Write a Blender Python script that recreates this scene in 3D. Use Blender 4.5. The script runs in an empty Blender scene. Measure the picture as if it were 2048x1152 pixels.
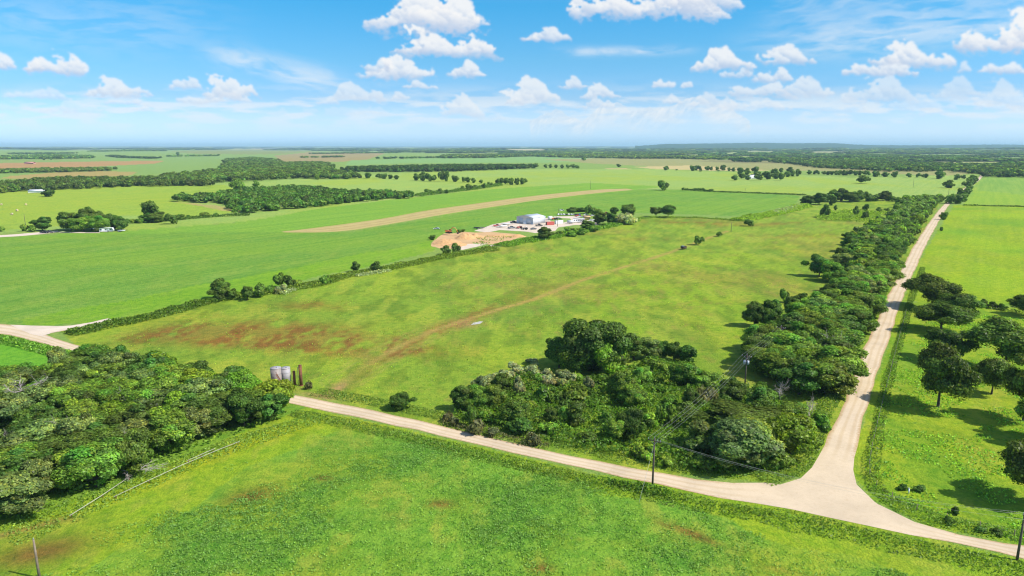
import bpy, math, random
import numpy as np
random.seed(7)
RNG = np.random.default_rng(11)
sc = bpy.context.scene
R = math.radians

# ------------------------------------------------------------------ camera
F = 1365.3                      # focal length in photo pixels (24 mm on 36 mm)
CAM_H = 60.0
PITCH = math.atan(285.0 / F)    # horizon 285 px above the middle
cam_d = bpy.data.cameras.new('camera'); cam_d.sensor_width = 36; cam_d.lens = 36 * F / 2048
cam_d.clip_start = 1; cam_d.clip_end = 300000
cam = bpy.data.objects.new('camera', cam_d); sc.collection.objects.link(cam)
cam.location = (0, 0, CAM_H); cam.rotation_euler = (math.pi / 2 - PITCH, 0, 0)
sc.camera = cam
CP, SP = math.cos(PITCH), math.sin(PITCH)

# ------------------------------------------------------------------ light and exposure
SUN_EL, SUN_AZ = 47.0, 106.0       # azimuth clockwise from +Y (view direction)
EXPO = 0.60
sc.cycles.filter_width = 1.15
sc.view_settings.view_transform = 'Standard'; sc.view_settings.look = 'None'
sc.view_settings.gamma = 1; sc.view_settings.exposure = EXPO
sun_d = bpy.data.lights.new('sun', 'SUN'); sun_d.energy = 4.1; sun_d.angle = R(0.53); sun_d.color = (1.0, 0.955, 0.87)
sun = bpy.data.objects.new('sun', sun_d); sc.collection.objects.link(sun)
sun.location = (200, -30, 300)
sun.rotation_euler = (R(90 - SUN_EL), 0, R(180 - SUN_AZ))
SKY_STR = 0.12

# ------------------------------------------------------------------ noise helpers
def _hash(ix, iy, s):
    n = (ix * 374761393 + iy * 668265263 + s * 2147483647 + s * 974711) & 0xffffffff
    n = ((n ^ (n >> 13)) * 1274126177) & 0xffffffff
    return ((n ^ (n >> 16)) & 0xffff) / 65535.0
def vnoise(x, y, s=0):
    x = np.asarray(x, float); y = np.asarray(y, float)
    ix = np.floor(x).astype(np.int64); iy = np.floor(y).astype(np.int64)
    fx = x - ix; fy = y - iy
    fx = fx * fx * (3 - 2 * fx); fy = fy * fy * (3 - 2 * fy)
    a = _hash(ix, iy, s); b = _hash(ix + 1, iy, s); c = _hash(ix, iy + 1, s); d = _hash(ix + 1, iy + 1, s)
    return (a + (b - a) * fx) * (1 - fy) + (c + (d - c) * fx) * fy
def fbm(x, y, s=0, o=4):
    t = 0; a = 0.5; n = 0
    for i in range(o):
        t = t + a * vnoise(x, y, s + i * 17); n += a; a *= 0.5; x = x * 2.03 + 3.1; y = y * 2.03 + 1.7
    return t / n
def sstep(a, b, x):
    t = np.clip((x - a) / (b - a), 0, 1); return t * t * (3 - 2 * t)
def lin(c):
    c = np.asarray(c, float) / 255.0
    return np.where(c <= 0.04045, c / 12.92, ((c + 0.055) / 1.055) ** 2.4)

# ------------------------------------------------------------------ sky with clouds
def cloud_field():
    """cumulus field over a band of sky directions (azimuth x elevation), returns rgb + cover"""
    W, H = 2400, 380
    AZ, EL = R(56), R(17.5)
    az = (np.arange(W) + .5) / W * 2 * AZ - AZ
    el = (np.arange(H) + .5) / H * EL
    A, E = np.meshgrid(az, el)
    dx = np.cos(E) * np.sin(A); dy = np.cos(E) * np.cos(A); dz = np.sin(E)
    zc = dy * CP - dz * SP; yc = dy * SP + dz * CP
    U = 1024 + F * dx / zc; V = 576 - F * yc / zc
    lift = 291 - V
    rgb = np.ones((H, W, 3)) * np.array([1, 1, 1.0]); al = np.zeros((H, W))
    n1 = fbm(U / 46, V / 26, 3, 5); n2 = fbm(U / 9, V / 7, 9, 4); n3 = fbm(U / 120, V / 30, 21, 5)
    def over(col, a):
        nonlocal rgb, al
        na = a + al * (1 - a)
        w = np.where(na > 1e-5, a / np.maximum(na, 1e-5), 0)
        rgb = rgb * (1 - w[..., None]) + col * w[..., None]; al = na
    # thin milky band of many small far clouds above the horizon
    band = np.exp(-((lift - 72) / 34) ** 2)
    over(np.array([.90, .955, 1.0]), .70 * band * sstep(.36, .70, fbm(U / 60, V / 11, 31, 5)))
    over(np.array([.86, .94, 1.0]), .35 * np.exp(-((lift - 40) / 50) ** 2))
    # cirrus streaks
    def streak(u0, v0, u1, v1, wid, a, sd):
        L = math.hypot(u1 - u0, v1 - v0); tx, ty = (u1 - u0) / L, (v1 - v0) / L
        s = ((U - u0) * tx + (V - v0) * ty) / L; d = (-(U - u0) * ty + (V - v0) * tx)
        nn = fbm(s * L / 60, d / 11 + 3 * n3, sd, 5)
        m = np.exp(-(d / wid) ** 2) * sstep(-.1, .25, s) * sstep(1.1, .6, s)
        over(np.array([.97, .99, 1.0]), a * m * sstep(.25, .75, nn))
    streak(400, 100, 720, 176, 22, .50, 41); streak(540, 136, 740, 186, 20, .3, 44); streak(1110, 104, 1400, 100, 9, .5, 42)
    streak(1480, 100, 2300, 20, 34, .42, 43); streak(1540, 66, 2250, -30, 44, .28, 45); streak(1520, 40, 1900, -50, 36, .22, 47)
    streak(-100, 30, 500, 60, 60, .18, 46)
    # pale far snow range seen faintly through the haze
    def ridge(pts, a, sd):
        xs = [p[0] for p in pts]; ys = [p[1] for p in pts]
        top = np.interp(U, xs, ys, left=400, right=400) + (fbm(U / 12, U * 0, sd, 4) - .5) * 12
        m = sstep(0, 3, V - top) * sstep(60, 5, V - top)
        tex = fbm((U + (V - top) * .9) / 7, V / 11, sd + 2, 4)
        shade = np.clip(.52 + 1.1 * (tex - .35), 0, 1)
        c = np.array([.42, .66, .90])[None, None] * (1 - shade[..., None]) + np.array([1, 1, 1.])[None, None] * shade[..., None]
        over(c, m * a)
    RR = ridge
    RR([(1060, 240), (1095, 222), (1112, 215), (1130, 228), (1165, 240), (1195, 215), (1215, 198), (1238, 206), (1262, 222), (1300, 212), (1345, 214), (1378, 192), (1400, 190), (1425, 205), (1460, 214), (1500, 240)], .55, 60)
    # cumulus: (u, v of flat base, width, height, strength)
    CL = [(240,196,120,16,.5),(290,223,46,12,.7),(250,210,90,16,.7),(140,228,140,30,.5),(75,199,140,22,.55),(30,222,90,14,.35),
      (660,210,44,16,.5),(620,226,40,12,.3),(560,232,60,14,.25),(715,232,150,22,.3),(720,203,100,38,.75),(800,200,44,17,.7),(925,232,88,38,.9),(980,240,70,16,.35),
      (1190,216,85,24,.8),(1195,196,86,26,.9),(1330,178,62,20,.85),(1378,177,36,14,.8),(1145,176,62,22,.8),(1345,208,40,16,.7),(1430,214,90,28,.7),
      (1500,222,160,26,.6),(1690,226,120,22,.4),(1850,222,140,30,.45),(1760,204,160,52,.7),(1925,198,110,40,.55),(2020,214,130,48,.6),(1990,222,90,20,.4),(1860,232,90,18,.4),
      (1520,196,130,38,.85),(1610,192,110,38,.8),(1545,163,84,32,.85),(1475,154,72,18,.65),(1765,152,160,32,.9),(1930,146,36,20,.6),(2010,149,96,28,.85),
      (370,178,70,26,.8),(440,206,175,22,.85),(462,196,120,46,1),(235,193,156,32,.95),(290,214,40,10,.4),
      (1056,204,118,46,1),(1040,208,90,16,.6),(1095,82,112,30,.85),(1062,82,40,16,.6),(938,156,78,32,.9),(800,160,150,44,.95),(838,178,72,16,.8),(760,146,74,30,.8),
      (112,149,132,44,.95),(70,143,50,22,.6),(0,139,72,28,.9),
      (1440,140,140,44,.95),(1572,126,118,34,.85),(1825,134,165,46,.95),(1985,106,150,60,1),(2070,106,160,80,1),
      (890,112,218,54,1),(850,64,250,74,1),(905,60,140,66,1),(1300,35,330,66,1),(1400,16,160,60,.9),(1240,30,90,40,.6)]
    rg = np.random.default_rng(5)
    for (cu, cv, w, h, st) in CL:
        w *= 1.08; h *= 1.22
        x0, x1, y0, y1 = cu - w * .72, cu + w * .72, cv - h * 1.5, cv + h * .4
        m = (U > x0) & (U < x1) & (V > y0) & (V < y1)
        if not m.any(): continue
        jj = np.where(m.any(0))[0]; ii = np.where(m.any(1))[0]
        sl = (slice(ii[0], ii[-1] + 1), slice(jj[0], jj[-1] + 1))
        u, v = U[sl], V[sl]
        wu = u + (n1[sl] - .5) * h * .9 + (n2[sl] - .5) * h * .40
        wv = v + (n1[sl] - .5) * h * .50 + (n2[sl] - .5) * h * .42
        Z = np.zeros_like(u); NX = np.zeros_like(u); NY = np.zeros_like(u)
        npf = int(20 + w / 3.2)
        for k in range(npf):
            t = rg.uniform(-1, 1) * (.55 + .45 * rg.random())
            env = max(.25, (1 - abs(t) ** 2.2)) * (.72 + .28 * math.sin(t * 5 + cu))
            r = h * rg.uniform(.13, .30) * (.7 + .5 * env)
            py = cv - r * .55 - rg.random() ** .8 * max(0, h * env - r * 1.4)
            px = cu + t * (w * .5 - r * .6)
            d2 = ((wu - px) ** 2 + ((wv - py) * 1.08) ** 2) / (r * r)
            z = np.sqrt(np.clip(1 - d2, 0, 1)) * r + rg.uniform(0, h * .12) * (d2 < 1)
            up = z > Z
            Z = np.where(up, z, Z); NX = np.where(up, (wu - px) / r, NX); NY = np.where(up, (wv - py) / r, NY)
        # soften
        def blur(a, n):
            for _ in range(n):
                p = np.pad(a, 1, mode='edge')
                a = (p[:-2, 1:-1] + p[2:, 1:-1] + p[1:-1, :-2] + p[1:-1, 2:] + 2 * p[1:-1, 1:-1]) / 6
            return a
        dens = blur(sstep(.0, h * .24, Z), 4)
        dens = dens * (.35 + .65 * sstep(.2, .6, n2[sl] * .5 + n1[sl] * .5 + .25 * dens)) * sstep(cv + h * .16, cv - h * .20, v + (n1[sl] - .5) * h * .35 + (n2[sl] - .5) * h * .25)
        NXb, NYb = blur(NX, 3), blur(NY, 3)
        rel = np.clip((cv - v) / h, 0, 1)
        litv = np.clip(.46 + .30 * NXb * .6 - .45 * NYb + .62 * (rel - .30) + .5 * (n2[sl] - .5), 0, 1)
        lo = np.array([.56, .67, .86]); hi = np.array([1.0, 1.0, 1.0])
        c = lo + (hi - lo) * sstep(-.05, .85, litv)[..., None]
        far = np.clip((cv - 150) / 90, 0, 1) * .55
        c = c * (1 - far) + np.array([.86, .935, 1.0]) * far; dens = dens * (1 - far * .35)
        a = dens * st * .93
        full = np.zeros_like(al); full[sl] = a
        cc = np.ones_like(rgb); cc[sl] = c
        na = full + al * (1 - full); wgt = np.where(na > 1e-5, full / np.maximum(na, 1e-5), 0)
        rgb = rgb * (1 - wgt[..., None]) + cc * wgt[..., None]; al = na
    al = al * sstep(2, 30, lift)
    return W, H, AZ, EL, rgb, al

def build_world():
    w = bpy.data.worlds.new('World'); sc.world = w; w.use_nodes = True
    nt = w.node_tree; nt.nodes.clear(); N = nt.nodes.new; L = nt.links.new
    out = N('ShaderNodeOutputWorld'); bg = N('ShaderNodeBackground'); bg.inputs['Strength'].default_value = SKY_STR
    L(bg.outputs[0], out.inputs[0])
    sky = N('ShaderNodeTexSky'); sky.sky_type = 'NISHITA'; sky.sun_disc = False
    sky.sun_elevation = R(SUN_EL); sky.sun_rotation = R(SUN_AZ); sky.altitude = 300; sky.air_density = 1.0; sky.dust_density = .6; sky.ozone_density = 1.6
    tc = N('ShaderNodeTexCoord'); sep = N('ShaderNodeSeparateXYZ'); L(tc.outputs['Generated'], sep.inputs[0])
    W, H, AZ, EL, rgb, al = cloud_field()
    img = bpy.data.images.new('cloud_cover', W, H, alpha=True, float_buffer=True)
    img.colorspace_settings.name = 'Non-Color'; img.alpha_mode = 'CHANNEL_PACKED'
    px = np.concatenate([rgb, al[..., None]], 2).astype(np.float32); img.pixels.foreach_set(px.ravel()); img.update(); img.pack()
    def math_(op, a=None, b=None):
        n = N('ShaderNodeMath'); n.operation = op
        for i, x in enumerate((a, b)):
            if x is None: continue
            if isinstance(x, (int, float)): n.inputs[i].default_value = x
            else: L(x, n.inputs[i])
        return n.outputs[0]
    azn = math_('ARCTAN2', sep.outputs[0], sep.outputs[1]); eln = math_('ARCSINE', sep.outputs[2])
    uu = math_('MULTIPLY_ADD', azn, 1 / (2 * AZ)); uu.node.inputs[2].default_value = .5
    vv = math_('DIVIDE', eln, EL)
    comb = N('ShaderNodeCombineXYZ'); L(uu, comb.inputs[0]); L(vv, comb.inputs[1])
    ti = N('ShaderNodeTexImage'); ti.image = img; ti.extension = 'CLIP'; ti.interpolation = 'Cubic'; L(comb.outputs[0], ti.inputs[0])
    # the air's own colour by height above the horizon
    ramp = N('ShaderNodeValToRGB'); L(math_('DIVIDE', eln, R(30)), ramp.inputs[0])
    cr = ramp.color_ramp
    stops = SKY_TINT
    cr.elements[0].position = stops[0][0]; cr.elements[0].color = (*stops[0][1], 1)
    cr.elements[1].position = stops[-1][0]; cr.elements[1].color = (*stops[-1][1], 1)
    for p, c in stops[1:-1]:
        e = cr.elements.new(p); e.color = (*c, 1)
    mul = N('ShaderNodeMix'); mul.data_type = 'RGBA'; mul.blend_type = 'MULTIPLY'; mul.inputs[0].default_value = 1
    L(sky.outputs[0], mul.inputs[6]); L(ramp.outputs[0], mul.inputs[7])
    cl = N('ShaderNodeMix'); cl.data_type = 'RGBA'; cl.blend_type = 'MULTIPLY'; cl.inputs[0].default_value = 1
    k = .95 / SKY_STR / 2 ** EXPO
    L(ti.outputs[0], cl.inputs[6]); cl.inputs[7].default_value = (k, k, k, 1)
    mix = N('ShaderNodeMix'); mix.data_type = 'RGBA'; L(ti.outputs[1], mix.inputs[0]); L(mul.outputs[2], mix.inputs[6]); L(cl.outputs[2], mix.inputs[7])
    L(mix.outputs[2], bg.inputs[0])
SKY_TINT = [(0.0, (.66, 1.03, 1.80)), (.03, (.62, 1.0, 1.72)), (.12, (.43, .72, 1.10)), (.22, (.35, .76, 1.03)), (.36, (.20, .80, 1.08)), (.52, (.95, 1.12, 1.25)), (1.0, (1.2, 1.2, 1.2))]
SKY_TINT = [(p, tuple(q / 1.2 for q in c)) for p, c in SKY_TINT]
build_world()
# ------------------------------------------------------------------ mapping photo pixel -> ground
def hill_h(x, y):
    d = np.hypot(x, y)
    t = sstep(4200, 10000, d)
    return t * (fbm(np.asarray(x) / 2600, np.asarray(y) / 1500, 71, 3) - .42) * 75
def G(u, v, h=0.0):
    """point on the plane z=h seen at photo pixel u, v"""
    xc = (np.asarray(u, float) - 1024) / F; yc = -(np.asarray(v, float) - 576) / F
    dz = yc * CP - SP; dy = CP + yc * SP
    t = (h - CAM_H) / dz
    return xc * t, dy * t
def to_px(x, y, z=0.0):
    zc = y * CP - (z - CAM_H) * SP; yc = y * SP + (z - CAM_H) * CP
    return 1024 + F * x / zc, 576 - F * yc / zc
def depth(u, v):
    x, y = G(u, v); return y * CP + CAM_H * SP
def gpoly(pts):
    return [tuple(float(q) for q in G(a, b)) for a, b in pts]
def inside(px, py, poly):
    r = np.zeros(np.shape(px), bool); n = len(poly)
    for i in range(n):
        x0, y0 = poly[i]; x1, y1 = poly[(i + 1) % n]
        c = ((y0 > py) != (y1 > py))
        with np.errstate(divide='ignore', invalid='ignore'):
            r ^= c & (px < (x1 - x0) * (py - y0) / (y1 - y0 + 1e-12) + x0)
    return r
def seg_dist(x, y, pts):
    """distance to a polyline in metres"""
    d = np.full(np.shape(x), 1e9)
    for (x0, y0), (x1, y1) in zip(pts[:-1], pts[1:]):
        L2 = (x1 - x0) ** 2 + (y1 - y0) ** 2 + 1e-9
        t = np.clip(((x - x0) * (x1 - x0) + (y - y0) * (y1 - y0)) / L2, 0, 1)
        d = np.minimum(d, np.hypot(x - x0 - t * (x1 - x0), y - y0 - t * (y1 - y0)))
    return d

# ------------------------------------------------------------------ scene bookkeeping
COL = sc.collection
def tag(o, label=None, cat=None, group=None, kind=None):
    if label: o['label'] = label
    if cat: o['category'] = cat
    if group: o['group'] = group
    if kind: o['kind'] = kind
    return o
def empty(name, loc, rz=0.0, scale=(1, 1, 1)):
    o = bpy.data.objects.new(name, None); COL.objects.link(o)
    o.empty_display_size = .5; o.location = loc; o.rotation_euler = (0, 0, rz); o.scale = scale
    return o
def mesh_np(name, V, faces, mat, col=None, smooth=False):
    """faces: list of int arrays (n,k)"""
    me = bpy.data.meshes.new(name)
    V = np.asarray(V, np.float32)
    faces = [np.asarray(f, np.int32) for f in faces if len(f)]
    loops = np.concatenate([f.ravel() for f in faces])
    tot = np.concatenate([np.full(len(f), f.shape[1], np.int32) for f in faces])
    start = np.concatenate([[0], np.cumsum(tot)[:-1]]).astype(np.int32)
    me.vertices.add(len(V)); me.vertices.foreach_set('co', V.ravel())
    me.loops.add(len(loops)); me.loops.foreach_set('vertex_index', loops)
    me.polygons.add(len(tot)); me.polygons.foreach_set('loop_start', start); me.polygons.foreach_set('loop_total', tot)
    if smooth: me.polygons.foreach_set('use_smooth', np.ones(len(tot), bool))
    me.update(calc_edges=True)
    if col is not None:
        a = me.attributes.new('Col', 'FLOAT_COLOR', 'POINT')
        c = np.ones((len(V), 4), np.float32); c[:, :col.shape[1]] = col; a.data.foreach_set('color', c.ravel())
    if mat: me.materials.append(mat)
    return me
def mobj(name, me, parent=None):
    o = bpy.data.objects.new(name, me); COL.objects.link(o)
    if parent: o.parent = parent
    return o

# ------------------------------------------------------------------ materials
MATS = {}
def new_mat(name):
    m = bpy.data.materials.new(name); m.use_nodes = True; nt = m.node_tree
    MATS[name] = m
    return m, nt, nt.nodes['Principled BSDF'], nt.nodes.new, nt.links.new
def mix_rgb(nt, a, b, fac, mode='MIX'):
    n = nt.nodes.new('ShaderNodeMix'); n.data_type = 'RGBA'; n.blend_type = mode
    for i, x in ((0, fac), (6, a), (7, b)):
        if isinstance(x, (int, float)): n.inputs[i].default_value = x
        elif isinstance(x, tuple): n.inputs[i].default_value = (*x, 1) if len(x) == 3 else x
        else: nt.links.new(x, n.inputs[i])
    return n.outputs[2]
def noise_n(nt, scale, detail=4, rough=.55, vec=None):
    n = nt.nodes.new('ShaderNodeTexNoise'); n.inputs['Scale'].default_value = scale
    n.inputs['Detail'].default_value = detail; n.inputs['Roughness'].default_value = rough
    if vec is not None: nt.links.new(vec, n.inputs['Vector'])
    return n.outputs['Fac']
def mrange(nt, v, a, b, c, d):
    n = nt.nodes.new('ShaderNodeMapRange'); nt.links.new(v, n.inputs[0])
    for i, x in enumerate((a, b, c, d)): n.inputs[1 + i].default_value = x
    return n.outputs[0]
def plain(name, color, rough=.7, metal=0, var=.15, scale=3.0, dirt=None):
    m, nt, b, N, L = new_mat(name)
    tc = N('ShaderNodeTexCoord')
    f = noise_n(nt, scale, 5, .6, tc.outputs['Object'])
    c = tuple(float(x) for x in color)
    lo = tuple(x * (1 - var) for x in c); hi = tuple(min(1, x * (1 + var)) for x in c)
    o = mix_rgb(nt, lo, hi, mrange(nt, f, .3, .7, 0, 1))
    if dirt:
        f2 = noise_n(nt, scale * .5, 6, .7, tc.outputs['Object'])
        o = mix_rgb(nt, o, tuple(dirt), mrange(nt, f2, .5, .68, 0, .8))
    L(o, b.inputs['Base Color']); b.inputs['Roughness'].default_value = rough; b.inputs['Metallic'].default_value = metal
    return m
def leaf_mat(name, color, hue=.03, trans=.42):
    m, nt, b, N, L = new_mat(name)
    nt.nodes.remove(b); out = nt.nodes['Material Output']
    at = N('ShaderNodeAttribute'); at.attribute_name = 'Col'
    oi = N('ShaderNodeObjectInfo')
    base = mix_rgb(nt, tuple(float(x) for x in color), at.outputs['Color'], 1.0, 'MULTIPLY')
    hs = N('ShaderNodeHueSaturation'); L(base, hs.inputs['Color'])
    L(mrange(nt, oi.outputs['Random'], 0, 1, .5 - hue, .5 + hue * .6), hs.inputs['Hue'])
    mm = N('ShaderNodeMath'); mm.operation = 'FRACT'; m2 = N('ShaderNodeMath'); m2.operation = 'MULTIPLY'; m2.inputs[1].default_value = 7.13
    L(oi.outputs['Random'], m2.inputs[0]); L(m2.outputs[0], mm.inputs[0])
    L(mrange(nt, mm.outputs[0], 0, 1, .72, 1.30), hs.inputs['Value'])
    d = N('ShaderNodeBsdfDiffuse'); t = N('ShaderNodeBsdfTranslucent'); g = N('ShaderNodeBsdfGlossy'); g.inputs['Roughness'].default_value = .45
    g.inputs['Color'].default_value = (.6, .6, .6, 1)
    L(hs.outputs[0], d.inputs[0])
    tt = mix_rgb(nt, hs.outputs[0], (1.25, 1.45, .5), 1.0, 'MULTIPLY'); L(tt, t.inputs[0])
    ms = N('ShaderNodeMixShader'); ms.inputs[0].default_value = trans; L(d.outputs[0], ms.inputs[1]); L(t.outputs[0], ms.inputs[2])
    m3 = N('ShaderNodeMixShader'); m3.inputs[0].default_value = .018; L(ms.outputs[0], m3.inputs[1]); L(g.outputs[0], m3.inputs[2])
    L(m3.outputs[0], out.inputs[0])
    return m
LEAFC = {'dark': (.106, .190, .030), 'mid': (.158, .275, .034), 'grey': (.175, .255, .070), 'bright': (.185, .290, .024), 'oak': (.118, .188, .030), 'cream': (.34, .39, .19),
         'vine': (.200, .340, .040), 'dry': (.19, .20, .08), 'weeds': (.185, .285, .045), 'crop': (.180, .290, .064)}
LEAF = {k: leaf_mat('foliage_' + k, c, hue=(.0 if k in ('weeds', 'crop') else .01 if k in ('cream', 'dry') else .025)) for k, c in LEAFC.items()}
BARK = plain('bark', (.085, .065, .048), .9, var=.35, scale=2)
DEADW = plain('dead_wood', (.40, .35, .30), .9, var=.25, scale=2)

def ground_mat():
    m, nt, b, N, L = new_mat('ground_cover')
    at = N('ShaderNodeAttribute'); at.attribute_name = 'Col'
    tx = N('ShaderNodeAttribute'); tx.attribute_name = 'Tex'
    sp = N('ShaderNodeSeparateColor'); L(tx.outputs['Color'], sp.inputs[0])
    geo = N('ShaderNodeNewGeometry'); P = geo.outputs['Position']
    n1 = noise_n(nt, .035, 6, .62, P); n2 = noise_n(nt, .45, 5, .65, P); n3 = noise_n(nt, 2.2, 4, .7, P)
    c = at.outputs['Color']
    # dry / lush mottling
    c1 = mix_rgb(nt, c, (1.22, 1.04, .95), mrange(nt, n1, .46, .70, 0, .75), 'MULTIPLY')
    c2 = mix_rgb(nt, c1, (.66, .82, .74), mrange(nt, n2, .44, .62, 0, 1), 'MULTIPLY')
    c3 = mix_rgb(nt, c2, (1.32, 1.20, 1.10), mrange(nt, n3, .42, .62, 0, 1), 'MULTIPLY')
    # small dark weed clumps with clear edges
    v = N('ShaderNodeTexVoronoi'); v.inputs['Scale'].default_value = .55; L(P, v.inputs['Vector'])
    gate = noise_n(nt, .09, 3, .6, P)
    mm = N('ShaderNodeMath'); mm.operation = 'MULTIPLY'
    L(mrange(nt, v.outputs['Distance'], .30, .12, 0, 1), mm.inputs[0]); L(mrange(nt, gate, .50, .62, 0, .6), mm.inputs[1])
    m2 = N('ShaderNodeMath'); m2.operation = 'MULTIPLY'; L(mm.outputs[0], m2.inputs[0]); L(sp.outputs[2], m2.inputs[1])
    c4 = mix_rgb(nt, c3, (.085, .17, .03), m2.outputs[0])
    # drilled / mown rows (Tex g)
    cb = N('ShaderNodeCombineXYZ')
    for k, dv in ((0, (.565 * .004, .825 * .004, 0)), (1, (-.825 * .17, .565 * .17, 0))):
        dt = N('ShaderNodeVectorMath'); dt.operation = 'DOT_PRODUCT'; L(P, dt.inputs[0]); dt.inputs[1].default_value = dv; L(dt.outputs['Value'], cb.inputs[k])
    rows = noise_n(nt, 1.0, 4, .65, cb.outputs[0])
    mg = N('ShaderNodeMath'); mg.operation = 'MULTIPLY'; L(mrange(nt, rows, .42, .60, 0, .9), mg.inputs[0]); L(sp.outputs[1], mg.inputs[1])
    c5 = mix_rgb(nt, c4, (.74, .87, .82), mg.outputs[0], 'MULTIPLY')
    # leafy crop clumps (Tex r)
    cn = noise_n(nt, 1.15, 4, .72, P)
    mr = N('ShaderNodeMath'); mr.operation = 'MULTIPLY'; L(mrange(nt, cn, .47, .60, 0, 1), mr.inputs[0]); L(sp.outputs[0], mr.inputs[1])
    c6 = mix_rgb(nt, c5, (.52, .70, .60), mr.outputs[0], 'MULTIPLY')
    L(c6, b.inputs['Base Color']); b.inputs['Roughness'].default_value = .95
    b.inputs['Specular IOR Level'].default_value = .08
    bp = N('ShaderNodeBump'); bp.inputs['Strength'].default_value = .75; bp.inputs['Distance'].default_value = .5
    ad = N('ShaderNodeMath'); ad.operation = 'MULTIPLY_ADD'; L(cn, ad.inputs[0]); ad.inputs[1].default_value = 1.3; L(n3, ad.inputs[2])
    L(ad.outputs[0], bp.inputs['Height']); L(bp.outputs[0], b.inputs['Normal'])
    return m
GROUND = ground_mat()

# ------------------------------------------------------------------ ground sheet
ALB = 1 / 1.50                      # photographed sunlit value -> albedo
def A(*c): return lin(c) * ALB * np.array([1.04, .945, .88])
def far_cover(x, y):
    """colour of the far country: woods and pale fields in long patches"""
    n = fbm(x / 420, y / 900, 101, 5); m = fbm(x / 700, y / 1500, 131, 4)
    d = np.hypot(x, y)
    woods = sstep(.465, .515, n * .6 + m * .4 + .06 * sstep(3500, 7000, d))
    k = fbm(x / 260, y / 600, 151, 2)[..., None]
    fld = A(135, 178, 78) * (1 - k) + A(178, 182, 120) * k
    return fld * (1 - woods[..., None]) + A(40, 70, 34) * woods[..., None], woods
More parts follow.
